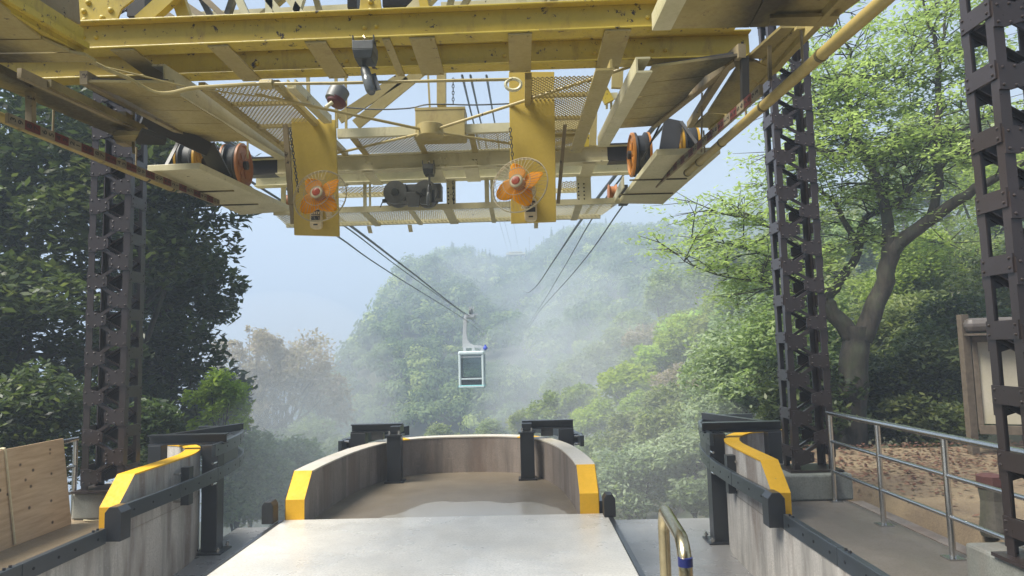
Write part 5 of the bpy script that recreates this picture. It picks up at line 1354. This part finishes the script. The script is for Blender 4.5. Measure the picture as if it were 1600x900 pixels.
# ------------------------------------------------------------------ the big leafy tree with forked trunk, drawn from its limbs
bt = thing('broadleaf_tree', (at_y(1330, 690, 11.5).x, 11.5, gz(at_y(1330, 690, 11.5).x, 11.5)), 'big forked tree with mossy limbs and fresh green leaves behind the railing', 'tree')
YB = 11.5
LIMBS = [  # (px, py, distance, radius) along each limb
    [(1330, 720, 11.5, .42), (1330, 640, 11.5, .36), (1335, 560, 11.5, .34), (1340, 512, 11.5, .30)],
    [(1345, 530, 11.5, .27), (1378, 455, 11.4, .22), (1390, 400, 11.3, .20), (1410, 375, 11.2, .18), (1460, 338, 11.0, .15), (1510, 303, 10.6, .12), (1570, 270, 10.2, .08), (1640, 235, 9.9, .05)],
    [(1388, 405, 11.3, .16), (1387, 350, 11.3, .14), (1375, 290, 11.4, .12), (1355, 245, 11.5, .10), (1330, 185, 11.6, .08), (1325, 140, 11.7, .065), (1328, 85, 11.7, .04)],
    [(1455, 342, 11.0, .12), (1466, 290, 11.0, .10), (1462, 220, 11.1, .09), (1467, 150, 11.2, .075), (1466, 90, 11.2, .06), (1455, 50, 11.2, .04), (1438, -5, 11.2, .025)],
    [(1466, 85, 11.2, .05), (1476, 40, 11.3, .035), (1482, -20, 11.4, .02)],
    [(1334, 530, 11.5, .25), (1300, 485, 11.6, .20), (1290, 465, 11.7, .17), (1318, 430, 11.8, .12), (1340, 395, 11.9, .10), (1350, 345, 12.0, .09), (1376, 330, 12.0, .06)],
    [(1292, 470, 11.7, .13), (1270, 440, 11.8, .10), (1255, 405, 11.8, .07), (1235, 370, 11.8, .05), (1180, 345, 11.9, .035), (1110, 330, 12, .02)],
    [(1345, 385, 11.9, .09), (1320, 350, 12, .075), (1305, 315, 12, .06), (1265, 290, 12, .04), (1210, 270, 12, .02)],
    [(1362, 265, 11.5, .08), (1318, 215, 11.6, .065), (1300, 195, 11.6, .05), (1270, 160, 11.7, .03), (1225, 140, 11.8, .02)],
    [(1333, 190, 11.6, .05), (1350, 140, 11.6, .035), (1380, 120, 11.6, .025), (1420, 125, 11.6, .015)],
    [(1322, 160, 11.7, .05), (1298, 130, 11.7, .035), (1262, 122, 11.7, .025)],
    [(1345, 232, 11.5, .05), (1330, 240, 11.4, .04), (1300, 238, 11.3, .03), (1250, 228, 11.2, .02)],
    [(1395, 325, 11.3, .09), (1430, 280, 11.1, .07), (1440, 268, 11.0, .06)],
    [(1372, 290, 11.4, .05), (1395, 262, 11.3, .04), (1410, 240, 11.3, .03)],
    [(1470, 230, 11.1, .05), (1500, 205, 11.0, .04), (1540, 180, 10.9, .02)],
    [(1472, 260, 11.0, .05), (1510, 225, 10.9, .035), (1560, 200, 10.8, .02)],
    [(1275, 478, 11.6, .06), (1240, 455, 11.5, .045), (1190, 440, 11.5, .03), (1120, 430, 11.5, .018), (1060, 400, 11.6, .01)],
    [(1260, 420, 11.8, .05), (1200, 400, 11.9, .035), (1150, 385, 12, .022), (1080, 372, 12.1, .012)],
    [(1330, 85, 11.7, .035), (1310, 40, 11.7, .025), (1290, 0, 11.8, .015)],
]
paths = []; seeds = []
rsb = np.random.RandomState(3)
for l in LIMBS:
    pts = cat_rom([at_y(x, y, Y) for x, y, Y, r in l], 4); rr = np.interp(np.linspace(0, len(l) - 1, len(pts)), range(len(l)), [q[3] * .66 for q in l])
    pts = [p + V(tuple(rsb.normal(0, .012, 3))) for p in pts]
    paths.append((pts, list(rr)))
    for p, r in zip(pts, rr):
        if r < .065: seeds.append((p, r))
limb_mesh(paths, None, 10).build('trunk', M['bark'], bt, smooth=True, fix=False)
# twigs growing out of the thinner limbs, with layered sprays of leaves
tw_paths = []; LP = []; LT = []
def spray(c, r, n, t):
    a = rsb.uniform(0, 2 * np.pi, n); q = np.sqrt(rsb.uniform(0, 1, n)) * r
    P = np.stack([np.cos(a) * q, np.sin(a) * q, rsb.normal(0, .045, n) - .12 * (q / r) ** 2], 1) + np.array(c)
    LP.append(P); LT.append(np.clip(rsb.normal(t, .16, n), 0, 1))
for p, r in seeds:
    for k in range(2):
        d = unit(1, rsb)[0]; d[2] = d[2] * .45 + .10; d /= np.linalg.norm(d); Ln = rsb.uniform(.35, 1.0)
        e = p + V(tuple(d)) * Ln; mid = p.lerp(e, .5) + V((0, 0, .06))
        tw_paths.append(([p, mid, e], [.014, .010, .004]))
        if rsb.uniform() < .88:
            t = rsb.normal(.5, .13); spray(e, rsb.uniform(.22, .42), 30, t); spray(mid, rsb.uniform(.18, .3), 9, t)
        for j in range(2):
            d2 = d + unit(1, rsb)[0] * .7; d2[2] *= .5; e2 = mid + V(tuple(d2)) * Ln * .6
            tw_paths.append(([mid, e2], [.008, .003])); spray(e2, rsb.uniform(.18, .36), 19, rsb.normal(.5, .13))
# outlying sprays that fill the crown outline
for (px, py, Y, r, k) in ((1165, 330, 12, .6, 9), (1130, 385, 12, .55, 10), (1180, 425, 12, .6, 9), (1200, 290, 12, .6, 8), (1150, 465, 12.5, .5, 8), (1280, 90, 12, .7, 8), (1290, 220, 12, .9, 14), (1440, 160, 12, .8, 12),
                      (1420, 60, 12, .7, 9), (1230, 330, 12, .8, 14), (1500, 120, 11.5, .8, 12), (1500, 20, 11.5, .7, 9), (1540, 60, 11, .8, 10), (1250, 260, 12.2, .8, 12), (1400, 300, 13, .8, 10), (1480, 380, 13, .8, 10), (1420, 340, 13, .7, 8), (1230, 190, 12, .6, 8)):
    c = at_y(px, py, Y)
    for i in range(k):
        d = unit(1, rsb)[0] * r * rsb.uniform(.2, 1); q = c + V((d[0], d[1], d[2] * .6)); spray(q, rsb.uniform(.22, .42), 44, rsb.normal(.5, .14))
        tw_paths.append(([c + V((d[0] * .2, d[1] * .2, d[2] * .1)), q], [.012, .004]))
off = bt.location
limb_mesh(tw_paths, None, 4).build('twigs', M['bark'], bt, smooth=True, fix=False)
P = np.concatenate(LP) - np.array(off); T = np.concatenate(LT)
link('crown', leaves('crown', P, .052, .021, M['leaf_fresh'], T, .55, rsb), bt)
print('big tree leaves', len(P))

# ------------------------------------------------------------------ the wooded slope
def crown_proto(name, mat, seed, n, R=1.0, L=.13, W=.075, clumps=20, zs=.9, cr=(.26, .46)):
    rs = np.random.RandomState(seed); cl = crown_clumps(R, clumps, rs, cr, zs, -.35); w = np.array([r ** 2 for _, r in cl]); per = np.maximum((w / w.sum() * n).astype(int), 6)
    P, T = clump_points(cl, per, rs, .5, .8); return leaves(name, P, L, W, M[mat], T, .3, rs)
KINDS_ = {'lime': [crown_proto('crown', 'leaf_lime', 61, 5200, L=.075, W=.036), crown_proto('crown', 'leaf_lime', 62, 5200, L=.075, W=.036, zs=1.1)],
          'yellow': [crown_proto('crown', 'leaf_yellow', 63, 4600, L=.075, W=.036), crown_proto('crown', 'leaf_yellow', 64, 4600, L=.075, W=.036, zs=.8)],
          'green': [crown_proto('crown', 'leaf_green', 65, 4600, L=.08, W=.038), crown_proto('crown', 'leaf_green', 66, 4600, L=.08, W=.038, zs=1.1), crown_proto('crown', 'leaf_green', 67, 4200, L=.08, W=.038, zs=.8)],
          'brown': [crown_proto('crown', 'leaf_brown', 68, 3600, L=.07, W=.034)]}
trunk_me = limb_mesh([(cat_rom([(0, 0, -2.4), (.05, .02, -1.2), (0, 0, .2)], 3), [.09, .08, .07, .065, .06, .05, .03]), (cat_rom([(0, 0, -.9), (.3, .1, -.3), (.5, .2, .2)], 3), [.04, .035, .03, .026, .022, .018, .01]), (cat_rom([(0, 0, -.8), (-.3, -.1, -.2), (-.45, .2, .3)], 3), [.04, .035, .03, .026, .022, .018, .01])], None, 6).build('trunk', M['palebark'], None, smooth=True, fix=False)
trunk_data = trunk_me.data; bpy.data.objects.remove(trunk_me)
LBL = {'lime': 'lime green tree with fresh leaves on the hazy slope', 'yellow': 'yellowish green tree on the hazy slope', 'green': 'grey green tree on the hazy slope', 'brown': 'brownish tree with reddish leaves on the hazy slope'}
rst = np.random.RandomState(21)
def slope_tree(kind, px, py, Y, R, label=None):
    c = at_y(px, py, Y)
    zone = ('below and around the distant cabin' if px < 800 else 'right above the bay parapet' if px < 960 and py > 600 else 'halfway up between the cabin and the leafy tree' if px < 1010 else
            'low beside the flared guide rail' if px < 1180 and py > 560 else 'under the leafy branches beside the far tower' if px < 1200 else 'behind the far lattice tower' if px < 1300 else 'seen between the limbs of the big leafy tree')
    size = 'big' if R > 2.3 else 'smaller'
    t = thing('slope_tree', c, label or size + ' ' + LBL[kind].replace('on the hazy slope', 'on the slope, ') .replace(' with fresh leaves', '').replace(' with reddish leaves', '') + zone, 'tree', kind + ' trees on the slope')
    me = KINDS_[kind][rst.randint(len(KINDS_[kind]))]
    a = link('crown', me, t); a.scale = (R, R, R * rst.uniform(.85, 1.1)); a.rotation_euler.z = rst.uniform(0, 6.28)
    b = link('trunk', trunk_data, t); b.scale = (R, R, max(R, (c.z - gz(c.x, c.y)) / 2.3)); b.rotation_euler.z = rst.uniform(0, 6.28)
    return t
HAND = [('lime', 985, 618, 34, 1.9, 'largest lime green tree in the middle of the hazy slope'), ('lime', 1035, 570, 36, 1.6, 'lime green tree just above the largest lime green tree'), ('lime', 930, 665, 30, 1.3, 'lime green tree lowest, just above the bay parapet end'), ('lime', 1000, 660, 28, 1.2, 'lime green tree just above the pale green bush'),
        ('yellow', 870, 640, 44, 1.9, None), ('yellow', 905, 630, 42, 1.5, None), ('yellow', 820, 668, 48, 1.5, None), ('lime', 1075, 545, 33, 1.6, 'lime green tree highest on the slope, beside the far lattice tower'), ('yellow', 1120, 520, 32, 1.8, None), ('yellow', 1060, 515, 40, 1.8, None), ('yellow', 1105, 590, 27, 1.3, None), ('yellow', 1140, 480, 38, 2.0, None), ('brown', 1050, 600, 30, 1.1, None), ('brown', 1010, 535, 46, 1.7, None),
        ('brown', 1080, 625, 25, .9, None), ('green', 1150, 560, 26, 1.6, None), ('green', 1060, 640, 24, 1.3, None), ('green', 1110, 650, 22, 1.2, None), ('green', 1180, 505, 28, 1.9, None), ('green', 1200, 450, 34, 2.2, None), ('green', 980, 700, 24, 1.2, None), ('green', 1010, 565, 50, 2.1, None), ('green', 960, 560, 56, 2.3, None), ('green', 985, 515, 64, 2.6, None),
        ('green', 1040, 470, 60, 2.7, None), ('green', 1100, 440, 56, 2.8, None), ('green', 910, 580, 64, 2.6, None), ('green', 880, 615, 58, 2.2, None), ('green', 1150, 430, 50, 2.6, None), ('green', 1230, 400, 46, 2.8, None), ('green', 1300, 380, 40, 2.6, None), ('green', 1350, 400, 34, 2.4, None), ('green', 1290, 460, 28, 2.2, None), ('yellow', 1390, 470, 24, 1.7, None),
        ('green', 1410, 300, 45, 3.0, None), ('green', 1480, 290, 36, 2.8, None), ('green', 1540, 250, 38, 3.0, None), ('green', 1450, 230, 60, 3.6, None), ('green', 1370, 330, 55, 3.2, None), ('green', 850, 690, 40, 1.6, None), ('green', 770, 690, 52, 1.8, None), ('green', 735, 705, 50, 1.7, None), ('green', 690, 700, 54, 1.9, None), ('green', 930, 720, 24, 1.1, None), ('yellow', 955, 740, 20, .9, None)]
rsx = np.random.RandomState(77)
for i in range(46):
    px = rsx.uniform(700, 1240); Y = rsx.uniform(36, 78); t = (px - 700) / 540
    py = rsx.uniform(500, 705) if px < 900 else rsx.uniform(430, 690)
    c = at_y(px, py, Y); g_ = gz(c.x, c.y)
    if not (0.3 < c.z - g_ < 4.5): c = V((c.x, c.y, g_ + 3.0))
    d = c - CAM; HAND.append((rsx.choice(['green', 'green', 'lime', 'yellow', 'lime'] if px > 900 else ['green', 'green', 'yellow']), 800 + FPX * d.dot(CR) / d.dot(CF), 450 - FPX * d.dot(CU) / d.dot(CF), Y, rsx.uniform(1.7, 2.6), None))
for kd, px, py, Y, R, lb in HAND: slope_tree(kd, px, py, Y, R, lb)

# far wood: crowns merged, each with its own shape, size and tint
rf = np.random.RandomState(99)
base_crowns = []
near_crowns = []
for s in range(7):
    rs = np.random.RandomState(200 + s); cl = crown_clumps(1.0, 9, rs, (.32, .55), .9, -.2); w = np.array([r ** 2 for _, r in cl]); per = np.maximum((w / w.sum() * 190).astype(int), 8)
    P, T = clump_points(cl, per, rs, .8, .85); base_crowns.append((P, T))
    cl = crown_clumps(1.0, 16, rs, (.24, .44), .9, -.2); w = np.array([r ** 2 for _, r in cl]); per = np.maximum((w / w.sum() * 340).astype(int), 8)
    near_crowns.append(clump_points(cl, per, rs, .75, .85))
px_, tx_ = [], []
# candidates on the slope facing the station
cand = []
def add_band(n, x0, x1, y0, y1):
    cand.append(np.stack([rf.uniform(x0, x1, n), rf.uniform(y0, y1, n)], 1))
add_band(3500, -85, 90, 105, 262); add_band(1500, -45, 60, 48, 105); add_band(700, 60, 190, 80, 262); add_band(300, 10, 60, 45, 90); add_band(330, 20, 110, 40, 100)
cand = np.concatenate(cand); zc = ground_z(cand[:, 0], cand[:, 1])
# keep what the station could see
pxl = np.array([[(V((x, y, z + 2)) - CAM).dot(CR) / (V((x, y, z + 2)) - CAM).dot(CF), (V((x, y, z + 2)) - CAM).dot(CU) / (V((x, y, z + 2)) - CAM).dot(CF)] for (x, y), z in zip(cand, zc)])
keep = (np.abs(pxl[:, 0]) < .84) & (pxl[:, 1] > -.20)
for t in np.linspace(.12, .93, 26):                             # drop trees that stand wholly behind a nearer shoulder of the hill
    keep &= (EYE + (zc + 6.5 - EYE) * t) > ground_z(cand[:, 0] * t, cand[:, 1] * t) + 1.0
cand, zc = cand[keep], zc[keep]
C_, T_, LW, O_ = [], [], [], []
for (x, y), z in zip(cand, zc):
    P, T = (near_crowns if y < 112 else base_crowns)[rf.randint(7)]; R = rf.uniform(1.9, 3.9) * (0.74 if y > 225 else .62 if y < 112 else .86); a = rf.uniform(0, 6.28); c, s = math.cos(a), math.sin(a)
    Q = np.stack([P[:, 0] * c - P[:, 1] * s, P[:, 0] * s + P[:, 1] * c, P[:, 2] * rf.uniform(.75, 1.15)], 1) * R
    if y > 235 and rf.uniform() < .25:                          # narrow conifers along the crest
        Q = Q * np.array([.45, .45, 1.7]); Q[:, :2] *= np.clip(1.1 - (Q[:, 2:3] / (R * 1.7) + 1) * .5, .08, 1)
    O_.append(Q / (np.linalg.norm(Q, axis=1, keepdims=True) + 1e-6)); C_.append(Q + np.array([x, y, z + R * .75])); tv = rf.normal(.36, .2) + (.3 if rf.uniform() < .16 else 0)
    T_.append(np.clip((T - .42) * .35 + tv + .12 * Q[:, 2] / R * 0, 0, 1)); LW.append(np.full(len(Q), R * (.85 if y < 112 else 1.15)))
C_ = np.concatenate(C_); T_ = np.concatenate(T_); LW = np.concatenate(LW)
n = len(C_); O_ = np.concatenate(O_); nrm = unit(n, rf) * .45 + O_ * 1.1; nrm[:, 2] += .25; nrm /= np.linalg.norm(nrm, axis=1, keepdims=True)
u = np.cross(nrm, unit(n, rf)); u /= np.linalg.norm(u, axis=1, keepdims=True); v = np.cross(nrm, u); sz = (LW * .105 * rf.uniform(.7, 1.4, n))[:, None]
P = np.stack([C_ - u * sz, C_ + v * sz * .7, C_ + u * sz, C_ - v * sz * .7], 1).reshape(-1, 3)
o = link('forest', np_mesh('forest', P, np.arange(n * 4).reshape(n, 4), M['leaf_forest'], np.repeat(T_, 4))); tag(o, kind='stuff')
print('forest trees', len(cand), 'leaf quads', n)

# fallen leaves on the yard
nl = 9000; lx = rf.uniform(3.6, 11, nl); ly = rf.uniform(6.5, 11.2, nl); keepl = rf.uniform(0, 1, nl) < np.clip((ly - 7.6 + .5 * np.sin(lx * 1.7)) / 1.6, .02, 1)
lx, ly = lx[keepl], ly[keepl]; lz = ground_z(lx, ly) + .03 + rf.uniform(0, .03, len(lx))
o = link('fallen_leaves', leaves('fallen_leaves', np.stack([lx, ly, lz], 1), .036, .019, M['litter'], rf.uniform(0, 1, len(lx)), 2.0, rf)); tag(o, kind='stuff')

# ------------------------------------------------------------------ things in the yard
nb = thing('notice_board', (6.5, 9.9, 0), 'weathered timber notice board with a blank cream panel under a small brown roof', 'notice board')
pA = at_y(1520, 690, 9.9); xb = pA.x; z0 = gz(xb, 9.9); zt = at_y(1495, 492, 9.9).z; dx = 1.25; dy = -.55
M['timber'] = plain('weathered_timber', (0.13, 0.10, 0.07), .8, 0, .5, 14)
M['noticepanel'] = paint('notice_panel', (0.42, 0.385, 0.31), rust=.05, grime=.3, rough=.5)
M['rooftin'] = plain('brown_roof_sheet', (0.10, 0.085, 0.078), .5)
for t in (0, 1): MB().bar((xb + dx * t, 9.9 + dy * t, z0 - .1), (xb + dx * t, 9.9 + dy * t, zt), .11, .11, (0, 1, 0)).build('post', M['timber'], nb, bevel=.006)
def nbq(t0, t1, za, zb, th, nm, mt, o=0): 
    a = V((xb + dx * t0, 9.9 + dy * t0 - o, za)); b = V((xb + dx * t1, 9.9 + dy * t1 - o, za)); n = V((dy, -dx, 0)).normalized() * th * -1
    return MB().prism([a, b, b + V((0, 0, zb - za)), a + V((0, 0, zb - za))], n).build(nm, M[mt], nb, bevel=.004)
H = zt - z0
nbq(.07, .93, z0 + H * .22, z0 + H * .80, .05, 'panel', 'noticepanel')
for t0, t1 in ((.05, .10), (.55, .585), (.90, .95)): nbq(t0, t1, z0 + H * .18, z0 + H * .83, .06, 'frame', 'timber', .03)
nbq(.05, .95, z0 + H * .15, z0 + H * .21, .08, 'frame', 'timber', .05); nbq(.05, .95, z0 + H * .80, z0 + H * .84, .08, 'frame', 'timber', .05)
a = V((xb - .02, 9.9 - .02, z0 + H * .92)); b = V((xb + dx * 1.1, 9.9 + dy * 1.1, z0 + H * .92))
MB().bar(a, b, .46, .20).build('roof', M['rooftin'], nb, bevel=.08)
MB().bar(a - V((0, 0, .13)), b - V((0, 0, .13)), .50, .03).build('eave', M['timber'], nb)
sb = thing('stone_marker', (at_y(1553, 818, 5.95).x, 5.95, -.05), 'short rough stone marker with a faded red top on the gravel yard', 'stone post')
M['stone'] = concrete('rough_stone', (0.15, 0.135, 0.11), 0.5, .9, warm=(.09, .1, .05), fine_s=30, bstr=.8)
x, y, z = sb.location
MB().lathe([(.10, 0), (.115, .06), (.095, .2), (.088, .3), (.10, .40)], (x, y, z), (0, 0, 1), 9).build('shaft', M['stone'], sb, bevel=.01)
M['fadedred'] = paint('faded_red', (0.095, 0.036, 0.032), rust=.5, grime=.6, rough=.8)
MB().lathe([(.105, .40), (.11, .43), (.105, .50), (.06, .515)], (x, y, z), (0, 0, 1), 9).build('top', M['fadedred'], sb)

# ------------------------------------------------------------------ drifting wisps of mist
def wisp_air(density):
    k = N('mist_wisp_air'); pv = k.n('ShaderNodeVolumePrincipled'); pv.inputs['Color'].default_value = (0.84, 0.87, 0.90, 1); pv.inputs['Density'].default_value = density
    k.l(pv.outputs[0], k.out.inputs['Volume']); return k.m
def wisp(px, py, Y, rx, ry, rz, tilt, depth=.36):
    c = at_y(px, py, Y); m = MB(); nu, nv = 20, 12; vs = []
    for i in range(1, nv):
        f = math.pi * i / nv
        for j in range(nu):
            t = 2 * math.pi * j / nu; q = V((rx * math.sin(f) * math.cos(t), ry * math.sin(f) * math.sin(t), rz * math.cos(f)))
            q = Matrix.Rotation(tilt, 3, 'Y') @ q; vs.append(c + q)
    top = c + Matrix.Rotation(tilt, 3, 'Y') @ V((0, 0, rz)); bot = c - Matrix.Rotation(tilt, 3, 'Y') @ V((0, 0, rz))
    vs += [top, bot]; fs = [(i * nu + j, i * nu + (j + 1) % nu, (i + 1) * nu + (j + 1) % nu, (i + 1) * nu + j) for i in range(nv - 2) for j in range(nu)]
    a = (nv - 1) * nu; fs += [(a, (j + 1) % nu, j) for j in range(nu)] + [(a + 1, (nv - 2) * nu + j, (nv - 2) * nu + (j + 1) % nu) for j in range(nu)]
    o = m.add(vs, fs).build('mist_wisp', wisp_air(depth / (2 * ry)), base=c); tag(o, kind='stuff')
for w in ((700, 455, 175, 15, 26, 7, -.5), (655, 500, 160, 10, 22, 9, -.8), (885, 500, 130, 13, 26, 7, -.6), (940, 455, 150, 16, 24, 7, -.4), (815, 545, 105, 9, 20, 5, -.4), (480, 700, 19.5, 2.6, 3.2, 2.2, 0, .2), (860, 470, 170, 20, 26, 8, -.2), (985, 570, 44, 10, 11, 6, -.4, .25), (1060, 600, 27, 5, 6, 4, -.3, .22), (900, 620, 55, 9, 12, 6, -.3), (440, 640, 19.5, 3.6, 3.4, 3.4, 0, .35), (450, 660, 18.5, 3.0, 2.6, 2.6, 0, .2), (430, 740, 12.6, 2.0, 1.3, 1.6, 0, .3), (440, 720, 13.4, 2.4, 1.6, 2.2, 0, .2), (1000, 740, 12.0, 2.6, 1.6, 1.6, 0, .22)):
    wisp(*w)
# ------------------------------------------------------------------ the mist
k = N('mist_air')
pv = k.n('ShaderNodeVolumePrincipled'); pv.inputs['Color'].default_value = (0.585, 0.685, 0.82, 1); pv.inputs['Density'].default_value = 0.0047; pv.inputs['Anisotropy'].default_value = 0.0
k.l(pv.outputs[0], k.out.inputs['Volume']); M['haze'] = k.m
zmin = float(gzv.min()) - 1.5
o = MB().box(-315, 335, -45, 395, zmin, 92).build('haze', M['haze']); tag(o, kind='stuff')
